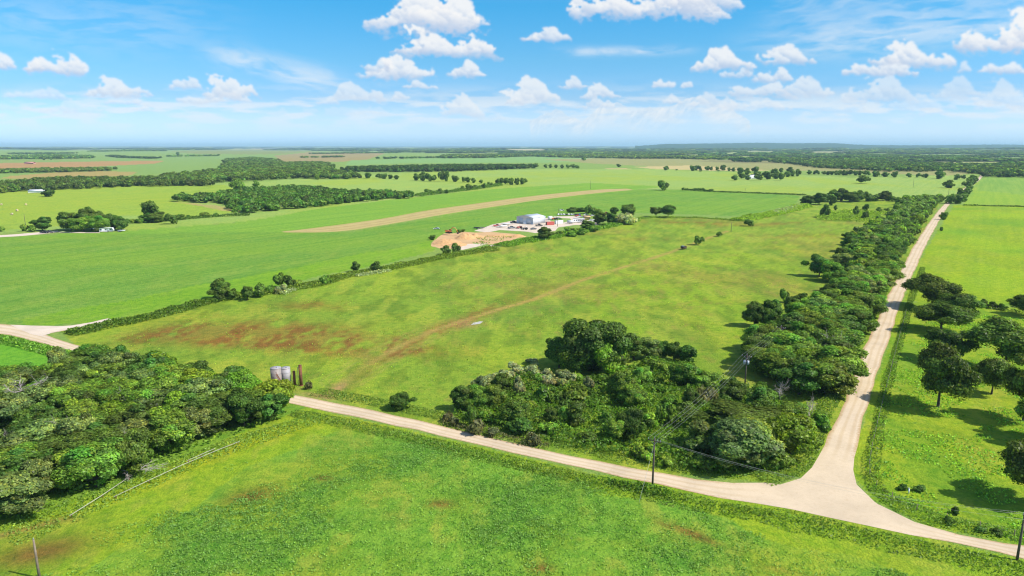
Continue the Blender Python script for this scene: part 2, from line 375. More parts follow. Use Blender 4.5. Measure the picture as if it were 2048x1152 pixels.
# (colour, crop, rows, weeds, edge softness px, polygon)
PATCH = [
 ((146,182,92),0,.2,.4,[(-900,300.5),(350,300.2),(560,299),(700,303),(1100,311),(1300,314),(1560,322),(1960,345),(3300,400),(3300,1700),(-900,1700)]),
 ((150,166,92),0,.3,.2,[(330,304),(430,299.5),(520,298.6),(640,302),(560,309),(400,309)]),
 ((144,182,98),0,.3,.2,[(-600,318),(300,314),(560,311),(480,330),(330,348),(-600,356)]),
 ((196,160,108),0,.6,.1,[(-600,331),(0,326),(60,325),(330,321),(312,327),(170,334.5),(0,338),(-600,342)]),
 ((188,172,108),0,.6,.1,[(20,352),(110,345),(200,342),(275,344),(262,351),(110,359),(0,357)]),
 ((176,164,112),0,.5,.1,[(550,311),(620,305),(770,307),(735,319),(680,324),(560,323)]),
 ((150,178,96),0,.5,.1,[(-600,318),(-100,316),(180,311),(190,319),(0,325),(-600,330)]),
 ((146,192,116),0,.4,.1,[(700,321),(900,315.5),(1060,311.5),(1320,318),(1300,324),(1100,325),(800,327),(690,331)]),
 ((172,176,116),0,.6,.1,[(1080,318.5),(1280,315.5),(1560,322),(1700,327),(2000,341),(1900,352),(1600,341),(1380,336),(1200,328)]),
 ((150,150,100),0,.6,.1,[(1380,322),(1470,320),(1600,326),(1500,327)]),
 ((214,202,146),0,.4,.0,[(1268,334),(1380,330.5),(1440,334),(1540,341),(1460,342),(1310,338)]),
 ((206,196,140),0,.4,.0,[(1205,336),(1260,337),(1265,340),(1215,339)]),
 ((166,200,104),0,.5,.3,[(670,352),(860,344),(1060,339),(1300,338),(1460,344),(1700,355),(1950,350),(1965,352),(1950,385),(1885,398),(1790,396),(1610,390),(1500,384),(1365,378),(1267,378),(1180,366),(1000,377),(850,392),(640,417),(500,442),(250,462),(-600,476),(-600,400),(0,384),(250,371),(480,366),(600,358)]),
 ((168,202,102),0,.4,.3,[(480,373),(700,358),(905,352),(905,366),(780,380),(700,370),(560,368)]),
 ((166,200,76),0,.5,.4,[(-600,392),(0,385),(120,377),(250,370),(450,370),(480,380),(345,400),(345,406),(440,412),(480,424),(380,436),(250,430),(150,448),(0,462),(-600,478)]),
 ((190,184,120),0,.2,.2,[(345,404),(360,404),(440,412),(478,420),(480,424),(450,422),(400,412)]),
 ((142,192,72),.0,.9,.1,[(-600,486),(0,474),(250,463),(500,442),(640,417),(850,392),(1000,377),(1180,366),(1330,373),(1267,380),(1060,402),(880,432),(562,464)]),
 ((130,180,72),0,1,.1,[(-600,490),(0,475),(250,467),(562,463),(700,465),(1060,402),(1267,380),(1365,379),(1500,385),(1600,391),(1590,410),(1480,432),(1270,425),(1100,432),(1040,452),(870,480),(700,535),(560,560),(420,592),(200,641),(100,652),(0,646),(-600,640)]),
 ((142,192,54),0,.8,.2,[(40,640),(300,590),(480,556),(700,512),(860,482),(872,500),(760,530),(640,552),(480,590),(330,620),(200,644),(60,652)]),
 ((146,184,62),0,.1,1,[(120,660),(300,625),(450,598),(560,575),(700,548),(870,512),(980,498),(1100,470),(1230,445),(1290,431),(1500,440),(1600,412),(1700,396),(1800,394),(1885,398),(1790,560),(1700,780),(1640,945),(1540,968),(1300,945),(900,855),(610,793),(160,700)]),
 ((150,188,54),0,.1,.8,[(1540,480),(1720,455),(1600,600),(1480,680),(1440,760),(1300,700),(1100,640),(1150,580),(1300,540)]),
 ((150,192,84),0,1,.1,[(1968,354),(3000,352),(3000,408),(1935,409),(1925,395)]),
 ((158,198,70),0,.6,.1,[(1950,380),(2048,390),(3000,402),(3000,412),(1925,410)]),
 ((162,194,46),0,.6,.3,[(1908,410),(3000,422),(3000,640),(1960,610),(1805,602),(1850,500)]),
 ((160,194,52),0,.1,.7,[(1800,603),(1960,612),(3000,645),(3000,1250),(2048,1093),(1850,1050),(1750,1003),(1705,945),(1718,870),(1760,740)]),
 ((118,190,56),0,.1,.6,[(-700,690),(0,665),(90,692),(165,710),(200,760),(0,800),(-700,900)]),
 # near field
 ((154,194,52),0,.1,.6,[(-600,1100),(0,1040),(200,985),(340,925),(610,815),(900,880),(1200,948),(1560,1006),(1850,1074),(2048,1120),(3300,1400),(3300,1700),(-1200,1700)]),
 ((136,188,66),.9,0,.3,[(-900,1300),(120,1170),(300,1080),(430,990),(560,900),(680,866),(800,868),(960,905),(1240,985),(1420,1030),(1700,1120),(2000,1190),(2700,1500),(2000,1700),(-1200,1700)]),
 ((132,180,62),0,.1,.8,[(-600,800),(0,790),(180,736),(400,770),(600,810),(612,818),(340,925),(200,985),(0,1040),(-600,1100)]),
]
FARF = [((172,180,128),0,.2,0,[(1600,304),(1690,303),(1720,306),(1640,308)]), ((206,192,150),0,.2,0,[(1690,299.5),(1740,298.5),(1745,301),(1700,302)]),
 ((150,180,112),0,.2,0,[(1780,309),(1900,308),(1960,311),(1850,313)]), ((170,182,124),0,.2,0,[(1480,303),(1560,302),(1580,305),(1500,306)]),
 ((206,198,160),0,.2,0,[(1010,300),(1080,299),(1096,302),(1024,303)]), ((180,182,126),0,.2,0,[(1180,303),(1300,302),(1320,305),(1200,306)]),
 ((150,184,112),0,.2,0,[(720,301),(860,300),(880,303),(740,304)]), ((190,184,136),0,.2,0,[(440,297.4),(560,296.6),(590,298.4),(470,299)]),
 ((150,182,104),0,.2,0,[(1950,316),(2100,314),(2150,320),(1990,321)]), ((158,184,112),0,.2,0,[(1740,318),(1880,316.5),(1870,320),(1770,321)]),
 ((160,180,110),0,.2,0,[(1380,307),(1470,306),(1500,309),(1400,310.5)])]
TRACK = [gpoly([(690,760),(740,726),(800,692),(870,660),(960,630),(1070,598),(1160,562),(1260,530),(1340,505),(1400,482),(1455,462)])[i] for i in range(11)]
def ground_color(u, v, x, y):
    d = np.hypot(x, y)
    j = (fbm(x / 14, y / 14, 5, 3) - .5) * .014 * np.maximum(v - 291, 0)
    ju = (fbm(x / 14, y / 14, 8, 3) - .5) * .040 * np.maximum(v - 291, 0)
    col, woods = far_cover(x, y)
    tex = np.zeros(np.shape(u) + (3,)); tex[..., 2] = .1
    for i, (c, cr, rw, wd, poly) in enumerate(PATCH + FARF):
        w_ = 4.0 if i == 27 else 1.0
        m = inside(u + ju * w_, v + j * w_ * 1.3, poly)
        col[m] = A(*c); tex[m] = (cr, rw, wd)
    def blend(c, w):
        nonlocal col
        col = col * (1 - w[..., None]) + A(*c) * w[..., None]
    def blob(cu, cv, ru, rv, ang=0):
        a = R(ang); du, dv = u - cu, v - cv
        p = du * math.cos(a) + dv * math.sin(a); q = -du * math.sin(a) + dv * math.cos(a)
        return np.exp(-((p / ru) ** 2 + (q / rv) ** 2))
    pas = inside(u, v, PATCH[19][4])
    nA = fbm(x / 26, y / 60, 201, 5); nB = fbm(x / 8, y / 14, 205, 4); nC = fbm(x / 60, y / 60, 207, 4)
    # pasture variation
    blend((166, 196, 60), pas * sstep(.48, .70, nA) * .6)
    blend((118, 160, 60), pas * sstep(.52, .72, fbm(x / 18, y / 50, 209, 5)) * .55)
    blend((168, 150, 80), pas * sstep(.56, .72, nC) * .40)
    f1 = fbm(x / 4.5, y / 9, 261, 4); f2 = fbm(x / 6, y / 14, 263, 4); f3 = fbm(x / 3, y / 6, 267, 4)
    blend((112, 148, 48), pas * sstep(.50, .66, f1) * .62)
    blend((180, 198, 76), pas * sstep(.52, .68, f2) * .55)
    blend((158, 146, 84), pas * sstep(.56, .70, f3) * sstep(.38, .6, nC) * .4)
    ag = inside(u, v, PATCH[17][4]) | inside(u, v, PATCH[18][4]) | inside(u, v, PATCH[23][4]) | inside(u, v, PATCH[14][4])
    blend((118, 160, 58), ag * sstep(.52, .68, f1) * .22); blend((170, 194, 92), ag * sstep(.52, .68, f2) * .25)
    rp0 = inside(u, v, PATCH[24][4]) | inside(u, v, PATCH[26][4])
    blend((116, 158, 46), rp0 * sstep(.50, .66, f1) * .40); blend((178, 192, 80), rp0 * sstep(.54, .70, f3) * .45)
    # red-brown weeds
    w = (1.0 * blob(450, 672, 130, 17, 2) + 1.0 * blob(650, 684, 150, 17, 3) + .9 * blob(740, 700, 100, 16, 0) + .4 * blob(300, 680, 90, 14, 0) + .8 * blob(690, 694, 90, 12, 4)
         + .6 * blob(560, 668, 200, 26, 3) + .55 * blob(830, 686, 90, 10, -22) + .5 * blob(960, 626, 140, 11, -20) + .4 * blob(640, 610, 60, 8, 0) + .3 * blob(740, 740, 60, 14, -30))
    w = np.clip(w, 0, 1) * pas
    ww = np.clip(w * 1.5 * sstep(.30, .60, fbm(x / 9, y / 22, 211, 5)), 0, 1)
    blend((158, 142, 66), np.clip(w * 1.3 * sstep(.25, .55, fbm(x / 5, y / 9, 215, 4)), 0, 1) * .75)
    blend((144, 104, 54), ww * sstep(.44, .62, fbm(x / 1.6, y / 3.2, 213, 3) * .6 + nB * .4 + .04) * .85)
    w2 = (.8 * blob(1380, 446, 120, 4, 2) + .8 * blob(1560, 447, 50, 3, -3) + .5 * blob(1300, 478, 60, 4) + .5 * blob(1600, 472, 90, 5) + .4 * blob(600, 612, 60, 7) + .4 * blob(690, 616, 50, 6))
    blend((150, 112, 58), np.clip(w2, 0, 1) * pas * sstep(.3, .6, nB) * .9)
    # wheel track through the pasture
    td = seg_dist(x, y, TRACK)
    blend((192, 172, 98), np.exp(-((td) / 1.7) ** 2) * pas * (.55 + .4 * sstep(.35, .6, nB)) * sstep(790, 690, v))
    for off in (4.0, 6.0):
        blend((176, 172, 100), np.exp(-((td - off) / .5) ** 2) * pas * .35 * sstep(600, 660, v))
    blend((190, 160, 116), np.clip(blob(676, 776, 26, 8, -35) + blob(640, 792, 40, 5, 8), 0, 1) * .8 * sstep(.35, .55, nB + .1))
    blend((196, 150, 110), blob(935, 648, 26, 8) * .6 * sstep(.3, .6, nB))
    # near field: lush blue-green crop patches, yellow fringe, brown spots
    nf = inside(u, v, PATCH[26][4]); cf = inside(u + ju * 2, v + j * 3, PATCH[27][4])
    p = sstep(.38, .66, fbm(x / 12, y / 15, 221, 5)) * cf
    cw = np.clip(blob(900, 960, 330, 60, 10) + blob(1130, 1060, 420, 55, 8) + blob(720, 900, 160, 30, 0) + blob(430, 1110, 260, 50, 0) + blob(600, 1010, 160, 50, -20) + blob(1250, 1130, 300, 40), 0, 1)
    blend((116, 176, 66), p * (.25 + .55 * cw))
    tex[..., 0] = np.where(nf, np.clip(.35 + .65 * p, 0, 1), tex[..., 0])
    blend((164, 192, 58), nf * sstep(.48, .70, fbm(x / 14, y / 10, 225, 5)) * .5)
    eu = np.array([-200, 0, 120, 260, 400, 520, 600, 680, 760]); ev = np.array([1150, 1085, 1040, 985, 925, 880, 856, 846, 848])
    fr = np.exp(-((v - np.interp(u, eu, ev)) / 14.0) ** 2) * sstep(900, 760, u)
    blend((196, 202, 40), fr * nf * .75 * sstep(.25, .55, nA))
    for (cu, cv, ru, rv, an, a) in [(80,1105,110,24,-12,.85),(500,995,55,17,-14,.75),(1390,1070,62,9,22,.8),(1330,1050,20,4,20,.5),(880,1008,28,9,0,.75),(645,956,20,6,0,.7),(1085,1136,22,9,0,.75),(760,1030,50,12,0,.25),(1560,1140,50,8,10,.3)]:
        blend((142, 124, 60), np.clip(blob(cu, cv, ru, rv, an) * a * 1.25, 0, 1) * sstep(.25, .5, nB + .05) * nf)
    blend((170, 146, 88), np.exp(-((v - np.interp(u, [-100, 0, 130], [1085, 1072, 1038])) / 7) ** 2) * sstep(190, 110, u) * (v > 900) * .7)
    # right pastures
    rp = inside(u, v, PATCH[24][4])
    blend((176, 204, 60), rp * sstep(.5, .72, nA) * .6); blend((120, 176, 48), rp * sstep(.52, .7, fbm(x / 12, y / 22, 231, 5)) * .6)
    r2 = inside(u, v, PATCH[23][4])
    blend((166, 206, 44), r2 * sstep(.45, .7, nA) * .6); blend((112, 180, 50), r2 * sstep(.5, .7, nC) * .5)
    lf = inside(u, v, PATCH[14][4]) | inside(u, v, PATCH[12][4])
    blend((172, 200, 72), lf * sstep(.45, .7, fbm(x / 90, y / 160, 241, 4)) * .6)
    bf = inside(u, v, PATCH[17][4])
    blend((146, 190, 66), bf * sstep(.45, .7, fbm((x * .90 + y * .44) / 300, (-x * .44 + y * .90) / 26, 251, 4)) * .55)
    # shaggy verge along the gravel
    return col, tex
def build_ground():
    vr = np.concatenate([[292.2], np.arange(292.5, 300, .5), np.arange(300, 430, 1.0), np.arange(430, 1180, 3.0), np.arange(1180, 1701, 20.)])[::-1]
    uc = np.concatenate([[-60000, -25000, -12000, -6000, -3000, -1800, -1000, -600, -400, -250, -140], np.arange(-60, 2110, 4.0), [2190, 2300, 2450, 2650, 3050, 3850, 5000, 8000, 14000, 27000, 62000]])
    U, V = np.meshgrid(uc, vr)
    X, Y = G(U, V)
    X = np.clip(X, -60000, 60000)
    col, tex = ground_color(U, V, X, Y)
    Z = hill_h(X, Y)
    nr, ncx = U.shape
    idx = np.arange(nr * ncx).reshape(nr, ncx)
    q = np.stack([idx[:-1, :-1], idx[:-1, 1:], idx[1:, 1:], idx[1:, :-1]], -1).reshape(-1, 4)
    Vt = np.stack([X, Y, Z], -1).reshape(-1, 3); C = col.reshape(-1, 3); T = tex.reshape(-1, 3)
    # land behind the camera
    y0 = Y[0, 0]; xl, xr = X[0, 0], X[0, -1]
    k = len(Vt)
    ex = np.array([[-60000, -30000, 0], [60000, -30000, 0], [xr, y0, 0], [xl, y0, 0]])
    Vt = np.concatenate([Vt, ex]); C = np.concatenate([C, np.tile(A(124, 190, 56), (4, 1))]); T = np.concatenate([T, np.tile([.3, 0, .5], (4, 1))])
    q = np.concatenate([q, [[k, k + 1, k + 2, k + 3]]])
    me = mesh_np('ground', Vt, [q], GROUND, C, smooth=True)
    a = me.attributes.new('Tex', 'FLOAT_COLOR', 'POINT'); t4 = np.ones((len(Vt), 4), np.float32); t4[:, :3] = T; a.data.foreach_set('color', t4.ravel())
    tag(mobj('ground', me), kind='structure')
build_ground()

# ------------------------------------------------------------------ sheets laid on the ground
def road_mat(name, c, edge, rut=.12):
    m, nt, b, N, L = new_mat(name)
    at = N('ShaderNodeAttribute'); at.attribute_name = 'Col'; sp = N('ShaderNodeSeparateColor'); L(at.outputs['Color'], sp.inputs[0])
    geo = N('ShaderNodeNewGeometry'); P = geo.outputs['Position']
    n1 = noise_n(nt, .12, 5, .6, P); n2 = noise_n(nt, 1.3, 5, .7, P)
    c = tuple(float(x) for x in c); edge = tuple(float(x) for x in edge)
    o = mix_rgb(nt, c, tuple(x * .86 for x in c), mrange(nt, n1, .4, .65, 0, 1))
    o = mix_rgb(nt, o, (.90, .87, .83), mrange(nt, n2, .5, .72, 0, .8), 'MULTIPLY')
    # wheel ruts packed paler, loose stones between them (Col g = across 0..1)
    w = N('ShaderNodeTexWave'); w.wave_type = 'BANDS'; w.bands_direction = 'X'; w.inputs['Scale'].default_value = 1
    ru = N('ShaderNodeMath'); ru.operation = 'SINE'; mu = N('ShaderNodeMath'); mu.operation = 'MULTIPLY'; mu.inputs[1].default_value = 6.2832 * 3
    nt.nodes.remove(w)
    L(sp.outputs[1], mu.inputs[0]); L(mu.outputs[0], ru.inputs[0])
    rj = N('ShaderNodeMath'); rj.operation = 'MULTIPLY'; iv = N('ShaderNodeMath'); iv.operation = 'SUBTRACT'; iv.inputs[0].default_value = 1; L(sp.outputs[2], iv.inputs[1])
    L(mrange(nt, ru.outputs[0], -.2, 1, 0, rut * 6), rj.inputs[0]); L(iv.outputs[0], rj.inputs[1])
    o = mix_rgb(nt, o, (.86, .81, .72), rj.outputs[0], 'MULTIPLY')
    e = N('ShaderNodeMath'); e.operation = 'ADD'; L(sp.outputs[0], e.inputs[0]); L(mrange(nt, n2, .3, .7, -.3, .3), e.inputs[1])
    o = mix_rgb(nt, o, edge, mrange(nt, e.outputs[0], .35, .95, 0, .85))
    L(o, b.inputs['Base Color']); b.inputs['Roughness'].default_value = .95; b.inputs['Specular IOR Level'].default_value = .1
    bp = N('ShaderNodeBump'); bp.inputs['Strength'].default_value = .35; bp.inputs['Distance'].default_value = .15; L(n2, bp.inputs['Height']); L(bp.outputs[0], b.inputs['Normal'])
    return m
GRAVEL = road_mat('gravel', A(238, 225, 198), A(196, 170, 120))
PALE = road_mat('pale_caliche', A(244, 236, 222), A(214, 196, 160), .05)
STRAW = road_mat('mown_straw', A(208, 196, 134), A(176, 186, 96), .12)
SLAB = road_mat('sand_soil', A(232, 200, 152), A(206, 176, 112), .03)
def ribbon(name, left, right, z, mat, step=6.0, wob=.6, nacross=8, kind='structure'):
    """strip between two edges given in photo pixels"""
    def chaikin(p):
        p = np.array(p, float)
        for _ in range(3):
            q = [p[0]]
            for a, b in zip(p[:-1], p[1:]): q += [a * .75 + b * .25, a * .25 + b * .75]
            p = np.array(q + [p[-1]])
        return p
    l = chaikin(gpoly(left)); r = chaikin(gpoly(right))
    def res(p, n):
        s = np.concatenate([[0], np.cumsum(np.hypot(*np.diff(p, axis=0).T))]); t = np.linspace(0, s[-1], n)
        return np.stack([np.interp(t, s, p[:, 0]), np.interp(t, s, p[:, 1])], 1)
    Ln = np.hypot(*np.diff(l, axis=0).T).sum(); n = max(12, int(Ln / step), 60 if Ln < 400 else 12)
    # pair points by projection: parametrise both by fraction
    a, b = res(l, n), res(r, n)
    t = np.linspace(0, 1, nacross)
    s = np.arange(n) * Ln / n
    wl = (fbm(s / 3, s * 0, 301, 3) - .5) * 2 * wob; wr = (fbm(s / 3, s * 0, 305, 3) - .5) * 2 * wob
    d = b - a; dn = d / (np.hypot(d[:, 0], d[:, 1])[:, None] + 1e-6)
    a = a + dn * wl[:, None]; b = b + dn * wr[:, None]
    P = a[:, None] * (1 - t)[None, :, None] + b[:, None] * t[None, :, None]
    jx, jy = G(1650, 975); jd = sstep(9, 24, np.hypot(P[..., 0] - jx, P[..., 1] - jy))
    crown = .05 * (1 - (2 * t - 1) ** 2) * jd
    Z = np.broadcast_to(z + crown, P.shape[:2])
    V = np.concatenate([P, Z[..., None]], 2).reshape(-1, 3)
    ed = np.broadcast_to(np.abs(2 * t - 1) ** 4, P.shape[:2]) * jd
    tt = np.broadcast_to(t, P.shape[:2])
    C = np.stack([ed, tt, 1 - jd], -1).reshape(-1, 3)
    idx = np.arange(n * nacross).reshape(n, nacross)
    q = np.stack([idx[:-1, :-1], idx[:-1, 1:], idx[1:, 1:], idx[1:, :-1]], -1).reshape(-1, 4)
    return tag(mobj(name, mesh_np(name, V, [q], mat, C)), kind=kind)
def sheet(name, pts, z, mat, wob=.6, kind='structure'):
    """flat patch with an uneven outline from photo-pixel polygon; fan of rings"""
    p = np.array(gpoly(pts)); 
    q = []
    for i in range(len(p)):
        a, b = p[i], p[(i + 1) % len(p)]; n = max(2, int(np.hypot(*(b - a)) / 1.5))
        q += [a + (b - a) * k / n for k in range(n)]
    q = np.array(q); c = q.mean(0); s = np.arange(len(q))
    dirv = q - c; dirv /= np.hypot(dirv[:, 0], dirv[:, 1])[:, None] + 1e-6
    q = q + dirv * ((fbm(s / 2.5, s * 0, 311, 3) - .5) * 2 * wob)[:, None]
    import mathutils
    tris = mathutils.geometry.tessellate_polygon([[mathutils.Vector((x, y, 0)) for x, y in q]])
    V = np.column_stack([q, np.full(len(q), z)]); C = np.column_stack([np.zeros(len(q)), np.full(len(q), .4), np.zeros(len(q))])
    t = np.array(tris); 
    n = np.cross(V[t[:, 1]] - V[t[:, 0]], V[t[:, 2]] - V[t[:, 0]])[:, 2]; t[n < 0] = t[n < 0][:, ::-1]
    return tag(mobj(name, mesh_np(name, V, [t], mat, C)), kind=kind)
N_LEFT = [(1500,985),(1545,975),(1585,962),(1608,951),(1625,936),(1653,883),(1671,841),(1690,800),(1707,755),(1722,710),(1737,676),(1754,640),(1772,600),(1793,558),(1812,520),(1832,484),(1860,442),(1884,412),(1900,398),(1921,381),(1944,366),(1955,358),(1961,350)]
N_RIGHT = [(1800,1040),(1758,1012),(1722,982),(1704,948),(1707,918),(1718,878),(1731,828),(1746,772),(1760,728),(1774,690),(1788,650),(1800,610),(1816,570),(1832,534),(1856,482),(1880,438),(1896,412),(1909,399),(1929,383),(1951,367),(1962,358),(1967,350)]
C_TOP = [(-300,640),(0,645),(60,657),(110,677),(165,694),(300,727),(450,760),(610,795),(750,821),(900,856),(1000,880),(1100,902),(1200,924),(1300,944),(1400,960),(1486,968),(1562,966),(1640,985),(1750,1003),(1787,1026),(1856,1056),(1948,1077),(2048,1093),(2300,1125)]
C_BOT = [(-300,660),(0,665),(50,678),(100,691),(165,708),(300,742),(450,777),(610,814),(700,831),(800,853),(900,876),(1000,900),(1100,922),(1200,944),(1280,962),(1380,982),(1440,995),(1533,1009),(1648,1031),(1763,1058),(1850,1074),(1902,1086),(2048,1118),(2300,1180)]
ribbon('gravel_road', C_TOP, C_BOT, .03, GRAVEL)
ribbon('gravel_side_road', N_LEFT, N_RIGHT, .018, GRAVEL)
ribbon('gravel_entrance', [(50,652),(130,653),(175,646),(215,637)], [(95,668),(140,659),(185,652),(225,640)], .06, PALE)
sheet('gravel_apron', [(20,650),(70,652),(120,653),(100,668),(85,672),(110,679),(60,668)], .10, PALE, .3)
STRIP_T = [(562,463.5),(620,457),(680,449),(740,441),(784,434),(850,421),(923,411),(1062,392),(1120,386),(1201,378.5),(1253,377.3)]
STRIP_B = [(570,465),(640,465.5),(700,462),(740,455),(784,448),(850,436),(923,423.5),(1062,402.5),(1120,395),(1201,385.5),(1267,380)]
ribbon('airstrip', STRIP_T, STRIP_B, .05, STRAW, wob=1.0, nacross=10)
ribbon('driveway', [(-300,482),(0,471),(60,466),(115,461)], [(-300,488),(0,475),(60,471),(118,464.5)], .04, PALE, 4, .2)
ribbon('driveway_spur', [(118,463),(150,464),(200,465)], [(118,465),(150,466),(200,466.3)], .04, PALE, 3, .2)
# ------------------------------------------------------------------ foliage builders (numpy)
def icosphere(sub=1):
    t = (1 + 5 ** .5) / 2
    V = [(-1,t,0),(1,t,0),(-1,-t,0),(1,-t,0),(0,-1,t),(0,1,t),(0,-1,-t),(0,1,-t),(t,0,-1),(t,0,1),(-t,0,-1),(-t,0,1)]
    Fs = [(0,11,5),(0,5,1),(0,1,7),(0,7,10),(0,10,11),(1,5,9),(5,11,4),(11,10,2),(10,7,6),(7,1,8),(3,9,4),(3,4,2),(3,2,6),(3,6,8),(3,8,9),(4,9,5),(2,4,11),(6,2,10),(8,6,7),(9,8,1)]
    V = [np.array(v) / np.linalg.norm(v) for v in V]
    for _ in range(sub):
        c = {}; nf = []
        def mid(a, b):
            k = (min(a, b), max(a, b))
            if k not in c: m = V[a] + V[b]; V.append(m / np.linalg.norm(m)); c[k] = len(V) - 1
            return c[k]
        for a, b, d in Fs:
            ab, bd, da = mid(a, b), mid(b, d), mid(d, a); nf += [(a, ab, da), (b, bd, ab), (d, da, bd), (ab, bd, da)]
        Fs = nf
    return np.array(V), np.array(Fs)
ICO0, ICO1, ICO2 = icosphere(0), icosphere(1), icosphere(2)
def unit(a):
    return a / (np.linalg.norm(a, axis=-1, keepdims=True) + 1e-9)
def cards(P, Nm, size, rg, col, asp=1.5, bend=.25):
    """leaf sprays: bent diamonds at points P facing about Nm"""
    n = len(P)
    a = unit(np.cross(Nm, unit(rg.normal(size=(n, 3))))); b = np.cross(Nm, a)
    s = (size * rg.uniform(.6, 1.35, n))[:, None]
    V = np.stack([P - a * s * asp * .5, P - b * s * .5 - Nm * s * bend, P + a * s * asp * .5, P + b * s * .5 - Nm * s * bend * rg.uniform(-.5, 1, n)[:, None]], 1).reshape(-1, 3)
    Fq = np.arange(4 * n).reshape(n, 4)
    return V, Fq, np.repeat(col, 4, 0)
def leaf_cols(n, rg, warm=.08, contrast=.37):
    b = np.clip(rg.normal(1, contrast, n), .45, 1.9)[:, None]
    w = rg.random(n)[:, None] < warm
    c = np.ones((n, 3)) * b
    return np.where(w, c * np.array([1.55, 1.30, .9]), c)
def crown_np(rx, rz, z0, lumps, ncards, size, seed, lump_r=(.26, .42), flat=.0, warm=.08, fuzz=.10, core=True, feather=0.0, spots=None, coreico=ICO1, corek=.66):
    """crown: lumps of foliage in an ellipsoid of radius rx, half height rz, centre z0"""
    rg = np.random.default_rng(seed)
    cs = []; rs = []
    while len(cs) < lumps:
        p = rg.uniform(-1, 1, 3)
        l = np.linalg.norm(p)
        if l > 1: continue
        if p[2] < -.8 + flat: continue
        k = rg.uniform(.45, .78) / max(l, .2) if rg.random() < .8 else .6
        p = p * min(k, 1.4)
        cs.append(p * np.array([rx, rx, rz])); rs.append(rg.uniform(*lump_r) * min(rx, rz * 1.25))
    cs = np.array(cs); rs = np.array(rs)
    ang = np.arctan2(cs[:, 1], cs[:, 0]); k1, k2 = rg.uniform(0, 6.28, 2)
    cs[:, :2] *= (1 + .20 * np.sin(ang * 2 + k1) + .14 * np.sin(ang * 3 + k2))[:, None]; cs[:, 2] += .12 * rz * np.sin(ang + k2); rs = rs * rg.uniform(.75, 1.2, len(rs))
    lumpc = np.clip(rg.normal(1, .17, (lumps, 1)), .6, 1.5) * (1 + rg.normal(0, .06, (lumps, 3)) * np.array([1.4, .6, 1.]))
    w = rs ** 2 / (rs ** 2).sum(); k = rg.choice(lumps, int(ncards * 1.6), p=w)
    d = unit(rg.normal(size=(len(k), 3))); d[:, 2] = np.where((d[:, 2] < -.3) & (rg.random(len(k)) < .6), -d[:, 2], d[:, 2])
    P = cs[k] + d * rs[k][:, None] * (1 + rg.normal(0, fuzz, len(k)))[:, None] * np.array([1, 1, .85])
    # drop sprays buried in other lumps
    dist = np.linalg.norm(P[:, None] - cs[None], axis=2) / rs[None]; dist[np.arange(len(k)), k] = 9
    keep = dist.min(1) > .78
    P, d, k = P[keep][:ncards], d[keep][:ncards], k[keep][:ncards]
    out = unit(P / np.array([rx, rx, rz]) ** 2)
    Nm = unit(d * .55 + out * .35 + unit(rg.normal(size=d.shape)) * .55 + np.array([0, 0, feather]))
    c = leaf_cols(len(P), rg, warm) * lumpc[k]
    if spots is not None:
        sp = fbm(P[:, 0] * .5 + 9, P[:, 2] * .5 + P[:, 1] * .4, seed, 2) > .62
        c[sp] = c[sp] * np.array(spots)
    V, Fq, C = cards(P, Nm, size, rg, c)
    Fs = [Fq]
    if core:
        iv, it = coreico
        cv = []; cf = []; off = len(V)
        for i in range(lumps):
            jit = 1 + rg.normal(0, .10, (len(iv), 1))
            cv.append(iv * jit * rs[i] * corek * np.array([1, 1, .85]) + cs[i]); cf.append(it + off); off += len(iv)
        cv = np.concatenate(cv); V = np.concatenate([V, cv]); Fs.append(np.concatenate(cf))
        C = np.concatenate([C, np.ones((len(cv), 3)) * .8])
    V = V + np.array([0, 0, z0])
    V[:, 2] = np.maximum(V[:, 2], .05)
    return V, Fs, C, cs + np.array([0, 0, z0]), rs
def tube_np(pts, rad, n=7):
    pts = np.array(pts, float); V = []; Fq = []
    for i, p in enumerate(pts):
        t = pts[min(i + 1, len(pts) - 1)] - pts[max(i - 1, 0)]; t = t / (np.linalg.norm(t) + 1e-9)
        a = np.cross(t, [0.31, .9, .1]); a /= np.linalg.norm(a); b = np.cross(t, a)
        for j in range(n):
            an = 2 * math.pi * j / n; V.append(p + (a * math.cos(an) + b * math.sin(an)) * rad[i])
    for i in range(len(pts) - 1):
        for j in range(n):
            Fq.append((i * n + j, i * n + (j + 1) % n, (i + 1) * n + (j + 1) % n, (i + 1) * n + j))
    V.append(pts[0]); V.append(pts[-1]); m = len(V)
    T = [(m - 2, (j + 1) % n, j) for j in range(n)] + [(m - 1, (len(pts) - 1) * n + j, (len(pts) - 1) * n + (j + 1) % n) for j in range(n)]
    return np.array(V), np.array(Fq), np.array(T)
def merge(parts):
    V = []; Q = []; T = []; off = 0
    for v, q, t in parts:
        V.append(v); off0 = off; off += len(v)
        if len(q): Q.append(q + off0)
        if len(t): T.append(t + off0)
    return np.concatenate(V), [x for x in (np.concatenate(Q) if Q else [], np.concatenate(T) if T else []) if len(x)]
def trunk_np(h, r, targets, seed, n=7):
    """tapered bole with limbs bent up to the given crown points"""
    rg = np.random.default_rng(seed)
    lean = rg.normal(0, .05, 2) * h
    pts = [(0, 0, -.25), (0, 0, .15), (lean[0] * .4, lean[1] * .4, h * .5), (lean[0], lean[1], h)]
    parts = [tube_np(pts, [r * 1.5, r * 1.15, r * .85, r * .65], n)]
    for tgt in targets:
        s = np.array([lean[0] * .8, lean[1] * .8, h * rg.uniform(.65, .95)]); e = np.array(tgt)
        m = s * .5 + e * .5 + rg.normal(0, .06, 3) * np.linalg.norm(e - s) + np.array([0, 0, -.05 * h])
        rr = r * rg.uniform(.35, .5); parts.append(tube_np([s, m, e], [rr, rr * .7, rr * .25], 5))
    return merge(parts)
PROTO = {}
